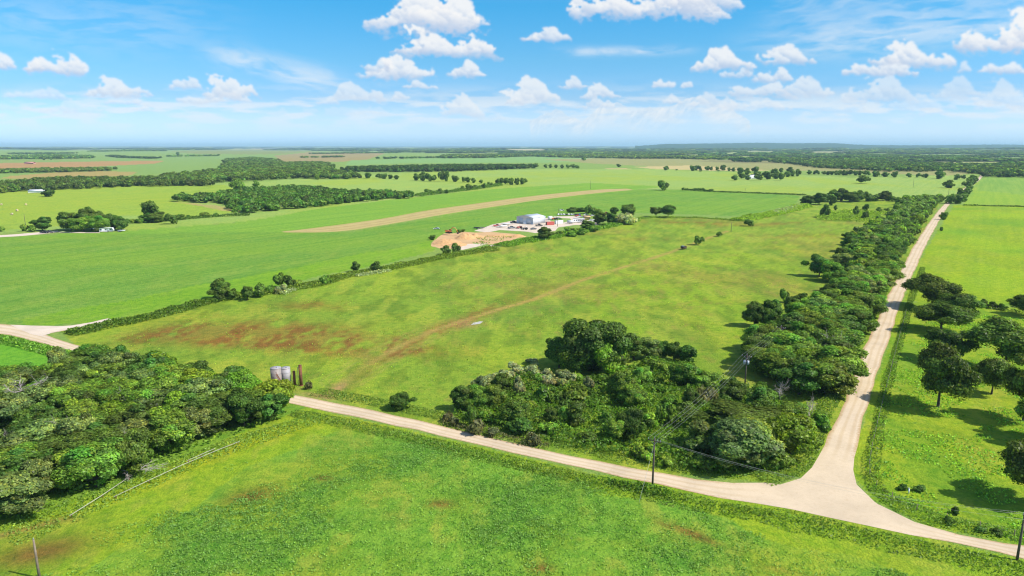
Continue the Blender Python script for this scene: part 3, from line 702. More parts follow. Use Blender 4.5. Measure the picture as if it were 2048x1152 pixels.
def proto(key, kind, H, W, mat, seed, lumps=26, nc=4500, size=.42, trunk=True, trunk_h=.25, z0f=.56, rzf=.46, **kw):
    """tree prototype of height H and crown width W"""
    rx, rz, z0 = W / 2 * .92, H * rzf, H * z0f
    V, Fs, C, cs, rs = crown_np(rx, rz, z0, lumps, nc, size, seed, **kw)
    top = np.percentile(V[:, 2], 99.3); V[:, 2] *= H / top; wd = np.percentile(np.abs(V[:, :2]), 98.5) * 2; V[:, :2] *= W / wd
    me = mesh_np('crown', V, Fs, LEAF[mat], C)
    tm = None
    if trunk:
        order = np.argsort(np.linalg.norm(cs[:, :2], axis=1))[::-1][:7]
        tv, tf = trunk_np(H * trunk_h, H * .028, cs[order] * .85, seed); tm = mesh_np('trunk', tv, tf, BARK, smooth=True)
    PROTO.setdefault(key, []).append(dict(kind=kind, H=H, W=W, crown=me, trunk=tm, V=V, Fs=Fs, C=C, mat=mat))
for s in range(3): proto('elm', 'tree', 8, 8, 'dark', 20 + s, lumps=52, nc=13000, size=.25, z0f=.50, rzf=.5, lump_r=(.14, .28), fuzz=.14)
for s in range(3): proto('mesquite', 'tree', 8, 8.5, 'mid', 30 + s, lumps=56, nc=13000, size=.24, lump_r=(.14, .27), z0f=.5, rzf=.48, fuzz=.20, warm=.18, feather=.3)
for s in range(2): proto('hackberry', 'tree', 8, 8, 'grey', 40 + s, lumps=50, nc=12000, size=.25, lump_r=(.14, .27), z0f=.5, rzf=.5, fuzz=.14, warm=.2)
for s in range(2): proto('bright', 'tree', 7, 7, 'bright', 50 + s, lumps=26, nc=7000, size=.28, z0f=.5, rzf=.5)
for s in range(3): proto('oak', 'tree', 11, 13, 'oak', 60 + s, lumps=34, nc=11000, size=.30, z0f=.58, rzf=.44, trunk_h=.36, lump_r=(.17, .27), fuzz=.16, corek=.6, flat=.1)
proto('bigoak', 'tree', 13, 17, 'dark', 70, lumps=64, nc=28000, size=.34, z0f=.46, rzf=.52, lump_r=(.16, .28), fuzz=.08, spots=(1.3, 1.2, 1.1))
proto('olive', 'tree', 9, 13, 'grey', 72, lumps=50, nc=22000, size=.30, z0f=.48, rzf=.5, lump_r=(.18, .30), spots=(1.6, 1.35, .8))
for s in range(2): proto('cedar', 'tree', 5, 3.2, 'dark', 80 + s, lumps=14, nc=2500, size=.28, z0f=.45, rzf=.52, lump_r=(.3, .45), fuzz=.2)
for s in range(3): proto('bush', 'bush', 3, 4.6, 'mid', 90 + s, lumps=24, nc=2400, size=.36, trunk=False, z0f=.42, rzf=.52, lump_r=(.2, .34), fuzz=.2)
for s in range(2): proto('darkbush', 'bush', 3, 4.4, 'dark', 95 + s, lumps=24, nc=2400, size=.36, trunk=False, z0f=.42, rzf=.52, lump_r=(.2, .34), fuzz=.2)
for s in range(2): proto('vinemound', 'bush', 3, 5, 'cream', 100 + s, lumps=22, nc=2800, size=.34, trunk=False, z0f=.4, rzf=.5, lump_r=(.2, .35), warm=.3)
for s in range(2): proto('greenvine', 'bush', 2.4, 5, 'vine', 104 + s, lumps=20, nc=2400, size=.32, trunk=False, z0f=.4, rzf=.5, lump_r=(.2, .35), warm=.25)
for s in range(2): proto('brush', 'bush', 2, 3.4, 'dry', 108 + s, lumps=10, nc=900, size=.30, trunk=False, z0f=.4, rzf=.5, core=False, fuzz=.35)
# cheaper far versions
for s in range(4): proto('far', 'tree', 8, 9, 'dark', 110 + s, lumps=16, nc=900, size=.85, z0f=.50, rzf=.5, lump_r=(.28, .42), coreico=ICO0)
for s in range(2): proto('farmid', 'tree', 8, 9, 'mid', 116 + s, lumps=16, nc=900, size=.85, z0f=.50, rzf=.5, lump_r=(.28, .42), coreico=ICO0)

def dead_np(H, seed):
    rg = np.random.default_rng(seed); parts = []
    def grow(p, d, L, r, lv):
        n = 3; pts = [p]; q = p
        for i in range(n):
            d = unit(d + rg.normal(0, .16, 3)); q = q + d * L / n; pts.append(q)
        parts.append(tube_np(pts, list(np.linspace(r, r * .45, n + 1)), 4))
        if lv < 4:
            for _ in range(4 if lv < 3 else 3):
                k = rg.integers(1, n + 1); grow(pts[k], unit(d + rg.normal(0, .62, 3) + np.array([0, 0, .15])), L * rg.uniform(.5, .75), r * .5, lv + 1)
    grow(np.array([0, 0, -.2]), np.array([0, 0, 1.]), H * .42, H * .028, 0)
    return merge(parts)
for s in range(4):
    v, f = dead_np(7, 130 + s); v = v * (7 / v[:, 2].max()); PROTO.setdefault('dead', []).append(dict(kind='dead', H=7., W=float(np.percentile(np.abs(v[:, :2]), 98) * 2), crown=mesh_np('branches', v, f, DEADW), trunk=None))
ARTICLE = 0
NAMES = dict(elm='tree', mesquite='tree', hackberry='tree', bright='tree', oak='oak_tree', bigoak='oak_tree', olive='tree', cedar='cedar_tree', bush='bush', darkbush='bush', vinemound='vine_mound', greenvine='vine_mound', brush='dry_bush', far='tree', farmid='tree', dead='dead_tree')
PLAN = []
def plant(key, x, y, W, H, label, group=None, z=None, rz=None, own=1.0):
    """notes a tree down; plant_all() sets the largest in view as objects of their own"""
    PLAN.append((key, x, y, W, H, label, group, float(hill_h(x, y)) if z is None else z, random.uniform(0, 6.283) if rz is None else rz, own))
def put(a):
    global ARTICLE
    key, x, y, W, H, label, group, z, rz, own = a
    ps = PROTO[key]; p = ps[ARTICLE % len(ps)]; ARTICLE += 1
    e = random.uniform(.86, 1.16); s = (W / p['W'] * e, W / p['W'] / e, H / p['H']); cat = 'bush' if p['kind'] == 'bush' else 'tree'
    if p['trunk'] is None:
        o = mobj(NAMES[key], p['crown']); o.location = (x, y, z); o.scale = s; o.rotation_euler = (0, 0, rz)
    else:
        o = empty(NAMES[key], (x, y, z), rz, s)
        mobj('trunk', p['trunk'], o); mobj('crown', p['crown'], o)
    tag(o, label, cat, group)
MAXTREES = 300
def plant_all():
    tr = [a for a in PLAN if PROTO[a[0]][0]['kind'] != 'bush']; bu = [a for a in PLAN if PROTO[a[0]][0]['kind'] == 'bush']
    seen = []
    for a in tr:
        d = a[2] * CP + CAM_H * SP; u, v = to_px(a[1], a[2])
        if -60 < u < 2110 and v < 1240: seen.append((a[9] * a[3] / d, a))
    seen.sort(key=lambda q: -q[0])
    for _, a in seen[:MAXTREES]: put(a)
    for a in bu: put(a)
    rest = [a for _, a in seen[MAXTREES:]]
    print('TREES', len(seen), 'rest', len(rest), 'smallest px', seen[min(len(seen), MAXTREES) - 1][0] * F, 'bushes', len(bu))
    Vs = []; Q = []; T = []; Cs = []; off = 0; base = np.array(LEAFC['dark'])
    for i, (key, x, y, W, H, label, group, z, rz, own) in enumerate(rest):
        src = PROTO[key][0]['mat'] if 'mat' in PROTO[key][0] else 'dark'
        p = PROTO['far'][i % len(PROTO['far'])]; V = p['V']; ca, sa = math.cos(rz), math.sin(rz); w = W / p['W']; h = H / p['H']
        Vs.append(np.column_stack([(V[:, 0] * ca - V[:, 1] * sa) * w + x, (V[:, 0] * sa + V[:, 1] * ca) * w + y, V[:, 2] * h + z]))
        Q.append(p['Fs'][0] + off); T.append(p['Fs'][1] + off); off += len(V)
        Cs.append(p['C'] * np.array(LEAFC[src]) / base * random.uniform(.75, 1.3))
    tag(mobj('distant_trees', mesh_np('distant_trees', np.concatenate(Vs), [np.concatenate(Q), np.concatenate(T)], LEAF['dark'], np.concatenate(Cs))), 'smaller trees of the belt, farm clumps and far tree rows', 'trees', kind='stuff')
def plant_px(key, u, vb, wpx, vt, label, group=None):
    """tree whose base stands at photo pixel (u, vb), wpx wide, its top seen at row vt"""
    if key not in ('oak', 'dead', 'cedar', 'brush'): vb = vb - .36 * wpx * math.sin(PITCH + math.atan((vb - 576) / F))
    x, y = (float(q) for q in G(u, vb)); d = y * CP + CAM_H * SP
    a0 = (291 - 0) * 0
    k = y   # same ground distance: height from the row of the top
    tb = math.tan(PITCH + math.atan((vb - 576) / F)); tt = math.tan(PITCH + math.atan((vt - 576) / F))
    W = wpx / F * d
    # the top of a rounded crown is seen past its far side: take most of the angle
    H = CAM_H * (1 - tt / tb)
    return plant(key, x, y, W, H, label, group, own=1.5)
def scatter(poly_px, spacing, rg, maxn=99999, metres=None):
    """roughly even random points in a polygon on the ground"""
    poly = metres or gpoly(poly_px)
    xs = [p[0] for p in poly]; ys = [p[1] for p in poly]
    nx = int((max(xs) - min(xs)) / spacing) + 2; ny = int((max(ys) - min(ys)) / spacing) + 2
    gx, gy = np.meshgrid(np.arange(nx), np.arange(ny))
    x = min(xs) + (gx + .5 * (gy % 2) + rg.uniform(-.36, .36, gx.shape)) * spacing; y = min(ys) + (gy + rg.uniform(-.36, .36, gx.shape)) * spacing
    m = inside(x, y, poly)
    return np.stack([x[m], y[m]], 1)[:maxn]

# ------------------------------------------------------------------ explicit trees: key, u, v base, width px, v top, label
OAKG = 'oaks standing in the right hand pasture'
for a in [
 ('oak', 1862, 617, 86, 552, 'farthest oak of the pasture row, dark dense crown whose shadow crosses the gravel side road'),
 ('oak', 1917, 640, 74, 588, 'spreading dark oak leaning right behind the middle of the oak row'),
 ('oak', 1882, 664, 98, 606, 'wide oak with a visible trunk and shadow to its left in the oak row'),
 ('oak', 1898, 724, 84, 660, 'open rounded oak just behind the large short trunked pasture oak'),
 ('oak', 1876, 814, 108, 692, 'large pasture oak nearest the side road with thick bare trunk and long shadow'),
 ('oak', 2008, 740, 118, 641, 'broad dark oak at the right edge, tallest of the far right clump'),
 ('oak', 1983, 788, 70, 718, 'small round oak with a visible trunk in front of the right edge clump'),
 ('oak', 2046, 842, 92, 712, 'oak cut by the right edge of the photo behind the lower meadow'),
 ('oak', 2072, 1004, 136, 890, 'near dark oak at the lower right edge above its wide shadow'),
 ('oak', 2075, 880, 100, 790, 'oak crown just showing at the right edge below the clump'),
 ('oak', 2052, 632, 60, 590, 'dark oak on the fence line at the right edge between two pastures'),
]: plant_px(*a, OAKG)
for a in [
 ('bigoak', 1178, 758, 140, 640, 'huge dark rounded tree rising above the corner thicket'),
 ('bright', 1212, 757, 84, 674, 'bright green tree tucked against the front of the huge dark tree'),
 ('elm', 1118, 742, 60, 676, 'dark low tree on the left flank of the huge rounded tree'),
 ('elm', 1268, 725, 52, 672, 'mid green tree right behind the huge dark tree of the thicket'),
 ('hackberry', 1292, 722, 46, 676, 'tree dotted with pale blossom beyond the huge dark thicket tree'),
 ('olive', 1464, 950, 178, 838, 'broad olive grey elm with yellow sprigs at the road corner'),
 ('elm', 1482, 880, 150, 812, 'dark feathery tree standing behind the broad olive elm'),
 ('bright', 1580, 928, 96, 834, 'yellow green tree nearest the road junction'),
 ('bush', 1545, 944, 46, 914, 'leafy bush filling the gap right of the broad olive elm'),
 ('bush', 1618, 900, 40, 868, 'leafy bush between the yellow green tree and the side road'),
 ('bush', 1640, 862, 40, 830, 'leafy bush on the verge where the belt meets the junction trees'),
 ('bush', 1400, 942, 50, 912, 'low leafy bush at the left foot of the broad olive elm'),
 ('mesquite', 1580, 855, 56, 806, 'leafy green tree between the yellow green tree and the belt'),
 ('mesquite', 1604, 882, 42, 832, 'small green tree behind the yellow green tree beside the side road'),
 ('mesquite', 1520, 842, 66, 772, 'bushy green tree between the olive elm and the transformer pole'),
 ('elm', 1464, 812, 52, 760, 'dark small tree just below the transformer pole'),
 ('mesquite', 1404, 785, 54, 742, 'green tree in the middle of the thicket, right of centre'),
 ('mesquite', 1364, 780, 48, 725, 'leafy green tree standing on the thicket edge facing the pasture'),
 ('elm', 1324, 718, 28, 683, 'left one of two small trees at the thicket back edge'),
 ('elm', 1347, 724, 32, 686, 'right one of two small trees at the thicket back edge'),
 ('cedar', 1375, 726, 30, 692, 'dark cone shaped cedar at the back corner of the thicket'),
 ('cedar', 1152, 852, 32, 804, 'dark cone shaped cedar standing in the front of the thicket'),
 ('elm', 1380, 822, 36, 777, 'dark tree beside the grey bare bush in mid thicket'),
 ('mesquite', 1284, 776, 40, 735, 'light green sapling in the centre back of the thicket'),
 ('mesquite', 1240, 803, 50, 742, 'leafy tree below the bright tree, left centre of the thicket'),
 ('mesquite', 1266, 822, 56, 772, 'leafy tree with pale sprigs in the centre of the thicket'),
 ('elm', 1263, 888, 56, 818, 'larger dark tree standing at the centre front of the thicket'),
 ('mesquite', 1228, 888, 40, 840, 'green small tree left of the dark front tree of the thicket'),
 ('bush', 1332, 852, 40, 808, 'leafy bush hung with white sprigs behind the power pole'),
 ('elm', 803, 824, 42, 786, 'lone round dark bush tree beside the road at the pasture edge'),
 ('mesquite', 1028, 856, 52, 800, 'green tree at the front left of the thicket above brown brush'),
 ('mesquite', 990, 826, 42, 772, 'leafy tree third from the left end of the thicket'),
 ('mesquite', 955, 826, 46, 776, 'leafy tree second from the left end of the thicket'),
 ('elm', 922, 826, 44, 772, 'leafy tree at the left end of the thicket'),
 ('cedar', 944, 854, 24, 812, 'slim dark cedar in the brown brush by the road'),
 ('elm', 1003, 794, 40, 748, 'dark leafy tree among the cream vine mounds'),
 ('bush', 1085, 812, 54, 772, 'wide green bush in front of the cream vine mounds'),
 ('bush', 1150, 808, 54, 770, 'wide green bush below the huge dark tree'),
 ('cedar', 1119, 808, 18, 784, 'small dark cedar between two wide green bushes'),
 ('elm', 1102, 854, 26, 814, 'dark slender tree left of the front cedar'),
 ('mesquite', 1128, 854, 28, 814, 'green slender tree touching the front cedar'),
 ('vinemound', 1177, 784, 24, 754, 'pale vine covered stump right of the cream mounds'),
 ('brush', 1413, 812, 40, 776, 'grey tangled bush with bare twigs in mid thicket'),
 ('greenvine', 1288, 922, 52, 890, 'green vine heap right behind the near power pole'),
 ('greenvine', 1331, 936, 38, 914, 'low rounded vine heap at the foot of the olive elm shadow'),
]: plant_px(*a, None)
for i, (u, v, w, t) in enumerate([(1066,730,28,718),(1030,752,44,728),(1062,757,46,732),(1092,774,46,742),(1130,774,46,742),(985,764,28,746),(965,780,38,752),(1036,794,34,756),(1008,765,36,740)]):
    plant_px('vinemound', u, v, w, t, ['small cream vine mound at the top of the vine heap, nearest the huge tree','pale vine mound at the top left of the heap','pale vine mound in the middle of the heap','round cream vine mound right of the heap with dark shade under it','rightmost cream vine mound of the heap, before the dark gap','low pale vine mound at the left shoulder of the heap','leftmost yellowish vine mound facing the pasture','yellow cream vine mound at the bottom of the heap','grey cream vine mound at the pasture side of the heap'][i], 'cream vine mounds in the corner thicket')
for (u, v, w, t) in [(893,842,26,826),(908,851,20,836),(956,866,40,842),(984,872,24,856),(1066,890,34,868)]:
    plant_px('brush', u, v, w, t, 'bare brown brush along the road in front of the thicket', 'brown dry brush along the road')
# bare trees in the woods and belt
for a in [
 (60, 838, 70, 750, 'bleached dead tree nearest the left edge of the wood'),
 (270, 832, 56, 768, 'dead tree with fine grey twigs near the back of the wood'),
 (128, 898, 66, 822, 'twisted grey dead tree at the centre of the wood'),
 (40, 922, 44, 852, 'short reddish dead tree at the left of the wood'),
 (272, 922, 60, 846, 'fan shaped bare dead tree close to the wood front'),
 (180, 862, 44, 806, 'pale bare crown in the middle depth of the wood'),
 (360, 846, 40, 792, 'thin grey bare tree at the right of the wood'),
 (215, 926, 36, 876, 'small bare tree near the wood front left of the fan shaped one'),
 (1680, 668, 44, 618, 'bare twiggy tree top further up the roadside belt'),
 (1660, 728, 70, 654, 'bare grey tree top sticking out of the roadside belt'),
 (1620, 842, 40, 788, 'bare branched tree between the belt and the yellow green tree'),
 (1560, 800, 42, 756, 'thin bare tree at the bottom of the belt by the transformer pole'),
 (1524, 835, 30, 806, 'low tangle of bare branches above the olive elm'),
]: plant_px('dead', *a, 'bare dead trees')
# hedge and field trees, upper left and centre
for a in [
 ('elm', 444, 603, 46, 558, 'ragged tree with two heads on the hedge, tallest at its left'),
 ('elm', 466, 601, 18, 578, 'small tree touching the right foot of the two headed hedge tree'),
 ('elm', 496, 602, 26, 572, 'left of the three round bushy trees on the hedge'),
 ('elm', 521, 596, 24, 567, 'middle of the three round bushy trees on the hedge'),
 ('bush', 541, 588, 18, 571, 'smallest of the three round bushy trees on the hedge'),
 ('elm', 559, 577, 22, 546, 'tall narrow tree on the hedge beside a pale vine heap'),
 ('vinemound', 562, 588, 26, 569, 'pale vine heap under the tall narrow hedge tree'),
 ('elm', 579, 577, 22, 551, 'dark tree just right of the tall narrow hedge tree'),
 ('bush', 596, 574, 18, 560, 'low dark bush right of the hedge tree pair'),
 ('bush', 652, 570, 22, 551, 'single bush rising from the middle of the hedge'),
 ('elm', 711, 545, 19, 523, 'round tree standing on the hedge left of its last gap'),
 ('elm', 754, 545, 24, 523, 'dark round tree with pale vines on the hedge'),
 ('elm', 892, 510, 22, 491, 'left one of two dark trees below the sand pit'),
 ('elm', 912, 508, 20, 487, 'right one of two dark trees below the sand pit'),
 ('elm', 96, 394, 24, 376, 'lone round tree in the upper left hay field'),
 ('elm', 86, 463, 34, 434, 'round tree beside the driveway left of the farmstead'),
 ('bush', 64, 464, 18, 451, 'low bush left of the driveway tree'),
 ('bush', 49, 463, 12, 449, 'small bush under the far left power pole'),
 ('bush', 0, 464, 16, 453, 'dark bush at the left edge beside the driveway'),
 ('elm', 143, 463, 52, 424, 'big rounded tree at the left of the farmstead clump'),
 ('elm', 184, 462, 42, 416, 'tallest tree at the middle of the farmstead clump'),
 ('mesquite', 168, 465, 40, 434, 'front tree hiding most of the farmstead roof'),
 ('mesquite', 200, 465, 36, 432, 'leafy tree between the white roof and the white trailer'),
 ('elm', 224, 461, 34, 428, 'tree behind the white trailer of the farmstead'),
 ('elm', 243, 462, 28, 434, 'tree at the right end of the farmstead clump'),
 ('cedar', 304, 444, 26, 403, 'ragged tall tree standing above the field corner bushes'),
 ('elm', 316, 446, 34, 424, 'round bush tree below the ragged tall tree'),
 ('elm', 296, 446, 26, 426, 'dark bush tree left foot of the ragged tall tree'),
 ('elm', 343, 449, 22, 427, 'round shady tree at the field corner'),
 ('bush', 268, 447, 20, 438, 'low bush left of the field corner trees'),
 ('bush', 281, 447, 14, 436, 'small bush beside the field corner trees'),
 ('bush', 360, 440, 22, 429, 'low bush right of the field corner trees'),
 ('bush', 376, 437, 12, 430, 'tiny bush on the field corner hedge'),
 ('bush', 409, 435, 20, 425, 'oval dark bush standing alone on the field edge'),
 ('bush', 432, 433, 9, 426, 'tiny bush at the tip of the woodland hedge'),
 ('farmid', 476, 384, 28, 357, 'tall pale green tree behind the left end of the dark grove'),
 ('farmid', 512, 376, 14, 360, 'small light green tree behind the dark grove'),
 ('elm', 1327, 381, 24, 361, 'lone tree at the right end of the mown airstrip'),
 ('elm', 1398, 491, 20, 472, 'round green bush tree in the far pasture by the wheel track'),
 ('elm', 1438, 474, 13, 464, 'small bush in the far pasture beyond the round one'),
 ('elm', 1497, 453, 19, 438, 'dark round tree at the far corner of the pasture'),
 ('oak', 1312, 434, 26, 414, 'left one of two dark trees on the pasture boundary'),
 ('oak', 1336, 435, 36, 410, 'right and larger one of two dark trees on the pasture boundary'),
 ('oak', 1728, 367, 24, 351, 'twin crowned tree alone in the far green field'),
 ('oak', 1898, 376, 22, 360, 'round oak alone beside the bend of the side road'),
 ('elm', 1938, 400-17, 14, 366, 'dark tree on the right shoulder of the far road bend'),
 ('elm', 1887, 440, 15, 424, 'dark windblown shrub tree on the right verge of the side road'),
 ('bush', 1882, 462, 8, 454, 'tiny dark bush on the right verge of the side road'),
 ('elm', 1088, 481, 32, 454, 'olive rounded tree in front of the metal workshop'),
 ('elm', 1176, 462, 30, 441, 'left tree of the clump right of the yard'),
 ('elm', 1200, 450, 26, 424, 'dark tree beside the tan shed'),
 ('elm', 1222, 450, 26, 426, 'dark round tree right of the tan shed'),
 ('elm', 1228, 430, 20, 414, 'tree at the back of the yard clump'),
 ('elm', 1256, 434, 32, 409, 'largest round tree at the right end of the yard clump'),
 ('vinemound', 1252, 450, 40, 427, 'pale vine covered heap at the right end of the yard clump'),
 ('elm', 1178, 428, 16, 410, 'tree rising at the back of the parked cars'),
 ('elm', 1192, 432, 22, 416, 'green tree behind the tan shed'),
 ('bush', 1208, 456, 14, 446, 'low bush at the pasture side of the yard clump'),
 ('cedar', 865, 480, 13, 470, 'dark green shrub at the left tip of the sand pit'),
 ('cedar', 918, 466, 12, 458, 'dark shrub behind the excavator'),
 ('cedar', 926, 464, 10, 458, 'small shrub right behind the excavator'),
 ('bush', 1168, 321, 10, 314, 'lone far tree on the pale slope beyond the second field'),
 ('elm', 1237, 334, 9, 328, 'tiny lone tree in the far pale field'),
 ('elm', 1332, 342, 12, 332, 'small lone tree left of the cream stripe of the far field'),
]: plant_px(*a, None)
for (u, v, w, t) in [(1144,425,24,415),(1160,424,24,415),(1174,424,20,416)]:
    plant_px('darkbush', u, v, w, t, 'low dark shrub in the row behind the parked cars', 'shrubs behind the parked cars')
for (u, v, w, t) in [(1135,463,16,455),(1150,465,20,456),(1163,470,24,457),(1185,464,22,452),(1120,472,18,462),(1142,474,20,464)]:
    plant_px('bush', u, v, w, t, 'grey green bush on the bank between the yard and the pasture', 'bushes on the yard bank')
# rows of far round trees
def tree_row(items, label, group, key='far'):
    for (u, v, w, t) in items: plant_px(key, u, v, w, t, label, group)
tree_row([(1385,342,12,331),(1392,341,10,331),(1399,341,10,331),(1414,342,10,332),(1421,342,8,333)], 'small dark tree at the left end of the long far tree row', 'far tree row left end')
tree_row([(1434,341,8,333),(1446,341,14,330),(1458,342,8,335),(1467,343,9,335)], 'small dark tree between the far row end and the hidden farmhouse', 'far tree row')
tree_row([(1469,361,14,350),(1484,358,16,346),(1480,349,16,335),(1494,350,14,336),(1496,360,12,350),(1510,346,16,333),(1512,358,18,343),(1516,362,16,348),(1530,355,14,342),(1536,359,18,344),(1548,352,14,337),(1552,358,16,346),(1562,361,14,346),(1575,354,14,343),(1580,345,14,334),(1585,353,12,341),(1596,353,12,338),(1562,345,10,336)], 'dark round tree in the clump sheltering the far farmhouse', 'trees round the far farmhouse')
tree_row([(1618,349,10,340),(1630,349,10,340),(1636,349,8,341),(1647,350,8,342),(1656,350,10,342),(1664,350,8,342),(1672,350,10,341),(1680,350,10,340),(1687,351,10,340),(1694,351,10,341),(1702,351,10,340),(1711,351,10,341),(1719,351,10,341),(1728,351,12,341),(1736,351,10,341),(1751,354,16,342),(1770,354,16,344),(1789,355,12,343)], 'dark tree in the long straight far tree row', 'long straight far tree row')
tree_row([(1817,355,11,346),(1835,355,9,346),(1845,356,9,348),(1852,356,9,347),(1878,358,20,338),(1914,360,12,348),(1925,359,10,350)], 'dark tree in the broken row right of the long straight one', 'broken far tree row')
tree_row([(1101,336,8,328),(1091,336,8,328),(1112,336,9,329),(1124,337,9,329),(1136,337,9,329),(1145,337,9,328),(1153,337,12,330),(1070,337,14,326)], 'round tree in the dotted row right of the flat topped wood', 'dotted tree row')
tree_row([(695,356,16,345),(710,357,16,345),(736,357,16,345),(757,358,12,347),(768,358,14,347),(781,358,12,349),(793,359,12,350)], 'round tree in the row left of the light green centre field', 'centre tree row, left part')
tree_row([(832,361,14,347),(846,362,16,343),(858,363,14,346),(868,363,12,350),(883,363,14,342),(893,363,12,342),(910,364,14,351),(928,365,10,354),(936,365,12,354),(947,366,10,356),(962,367,9,359)], 'round tree in the row crossing the centre fields', 'centre tree row, right part')
tree_row([(996,370,12,357),(1004,370,12,356),(1014,370,14,356),(1022,370,14,356),(1034,370,12,356),(1044,369,12,356),(1051,368,8,357)], 'round tree in the clump at the right end of the diagonal hedge', 'clump ending the diagonal hedge')
tree_row([(857,389,18,378),(880,388,14,377),(894,387,10,379),(938,381,16,368),(950,379,14,370),(925,382,12,372),(968,377,12,366),(980,374,12,364)], 'bush in the diagonal hedge left of its end clump', 'diagonal hedge bushes', 'far')
tree_row([(800,395,10,384),(823,394,14,383)], 'round tree just right of the dark grove', 'trees right of the grove')
tree_row([(88,320,8,312),(102,320,8,312),(116,319,14,310),(356,311,8,304),(324,305,8,302),(248,304,8,301)], 'tiny far tree on the pale upper left hillside', 'upper left far trees')
# ------------------------------------------------------------------ woods near the camera, tree by tree
rgw = np.random.default_rng(77)
LLW = [(-90,1075),(0,1050),(70,1030),(150,1002),(230,966),(330,925),(450,880),(540,850),(580,836),(568,818),(530,803),(470,793),(400,772),(330,758),(240,748),(180,738),(130,750),(60,775),(0,794),(-100,815)]
BELT = [(1880,404),(1850,402),(1800,408),(1800,420),(1790,436),(1770,450),(1740,464),(1715,484),(1690,506),(1685,530),(1690,560),(1675,590),(1650,620),(1600,645),(1560,670),(1520,698),(1505,725),(1530,760),(1570,788),(1600,812),(1636,815),(1662,786),(1683,755),(1700,712),(1714,680),(1734,640),(1754,598),(1776,555),(1797,515),(1820,480),(1846,440),(1868,415)]
WG = 'trees of the dense wood at lower left'; BG = 'trees of the belt along the gravel side road'
WL = {'elm': 'dark green tree packed in the dense lower left wood', 'mesquite': 'feathery mid green tree packed in the dense lower left wood', 'hackberry': 'grey green tree packed in the dense lower left wood', 'bright': 'bright green tree packed in the dense lower left wood', 'olive': 'pale olive tree packed in the dense lower left wood'}
BL = {'elm': 'dark green tree in the long belt beside the gravel side road', 'mesquite': 'feathery mid green tree in the long belt beside the gravel side road', 'hackberry': 'grey green tree in the long belt beside the gravel side road', 'bright': 'bright green tree in the long belt beside the gravel side road', 'olive': 'pale olive tree in the long belt beside the gravel side road'}
def pick(rg, w):
    ks = list(w); p = np.array([w[k] for k in ks], float); return ks[rg.choice(len(ks), p=p / p.sum())]
for x, y in scatter(LLW, 6.0, rgw):
    k = pick(rgw, dict(elm=.38, mesquite=.27, hackberry=.22, bright=.05)); W = rgw.uniform(7.2, 10.6); H = rgw.uniform(5.8, 8.4)
    u, v = to_px(x, y)
    if u > 500: H *= .88; k = pick(rgw, dict(elm=.4, mesquite=.5, bright=.25))
    plant(k, x, y, W, H, WL[k], WG, z=0)
for x, y in scatter(BELT, 6.6, rgw):
    k = pick(rgw, dict(elm=.48, mesquite=.34, hackberry=.12, bright=.06)); W = rgw.uniform(8.0, 12); H = rgw.uniform(6.0, 9.2)
    u, v = to_px(x, y)
    if abs(u - 1440) < 40: continue
    plant(k, x, y, W, H, BL[k], BG, z=0)
for a in [
 ('elm', 1508, 657, 46, 604, 'dark round tree at the pasture corner of the belt, with shadow to its left'),
 ('elm', 1540, 660, 44, 602, 'leafy tree right behind the dark corner tree of the belt'),
 ('mesquite', 1512, 706, 52, 650, 'light green tree on the belt edge above the transformer pole'),
 ('elm', 1582, 636, 34, 594, 'narrow dark tree detached from the belt edge'),
 ('elm', 1569, 606, 20, 578, 'small cone shaped tree standing out on the pasture beside the belt'),
 ('elm', 1600, 612, 30, 586, 'small round tree between the cone shaped tree and the belt'),
 ('elm', 1638, 556, 44, 511, 'dark round tree bulging from the belt into the pasture, with a shadow'),
 ('mesquite', 1664, 566, 44, 526, 'tree just right of the bulging dark round tree'),
 ('elm', 1704, 506, 44, 468, 'dark tree on the belt edge where the shadow falls on the pasture'),
 ('elm', 1696, 478, 22, 464, 'small dark tree with pale vines at the belt edge'),
]: plant_px(*a, None)
tree_row([(1614,412,26,391),(1638,410,30,386),(1655,405,22,388),(1668,404,26,380),(1682,404,28,377),(1698,405,26,385),(1712,404,26,384),(1724,403,22,381),(1736,403,20,387),(1748,403,22,389),(1766,402,26,382),(1776,402,20,386),(1790,404,18,393),(1664,412,14,392)], 'dark tree in the row closing the far end of the pasture', 'tree row at the far end of the pasture', 'elm')
tree_row([(1902,408,20,388),(1916,408,24,388),(1927,404,18,386),(1924,394,20,377),(1934,390,18,376),(1932,376,16,362),(1940,372,16,356),(1948,368,14,352),(1944,362,16,350)], 'roadside tree crowded on the far bend of the side road', 'roadside trees at the far bend', 'elm')
tree_row([(1652,436,14,409),(1643,434,10,414),(1671,421,7,410),(1711,434,13,412),(1731,424,12,408),(1729,440,13,422),(1757,426,12,414),(1773,424,10,416)], 'thin tree in the brushy patch of the far pasture corner', 'thin trees in the far brushy patch', 'elm')
for a in [(1897,1052,20,1034,'dark bush on the verge near the right road end'), (1909,1030,14,1014,'thin little bush behind the dark verge bush'), (1962,1068,22,1054,'left one of two dark bushes by the road at lower right'), (1992,1072,22,1058,'right one of two dark bushes by the road at lower right'),
          (1968,614,16,598,'bush on the fence line right of the oaks'), (1984,618,16,604,'small bush next along the fence line'), (2004,621,16,608,'last small bush before the fence line oak'), (1805,982,18,968,'low clump of weeds in the meadow by the road'), (1840,985,22,970,'dark low weeds beside the white post in the meadow')]:
    plant_px('darkbush', *a, None)

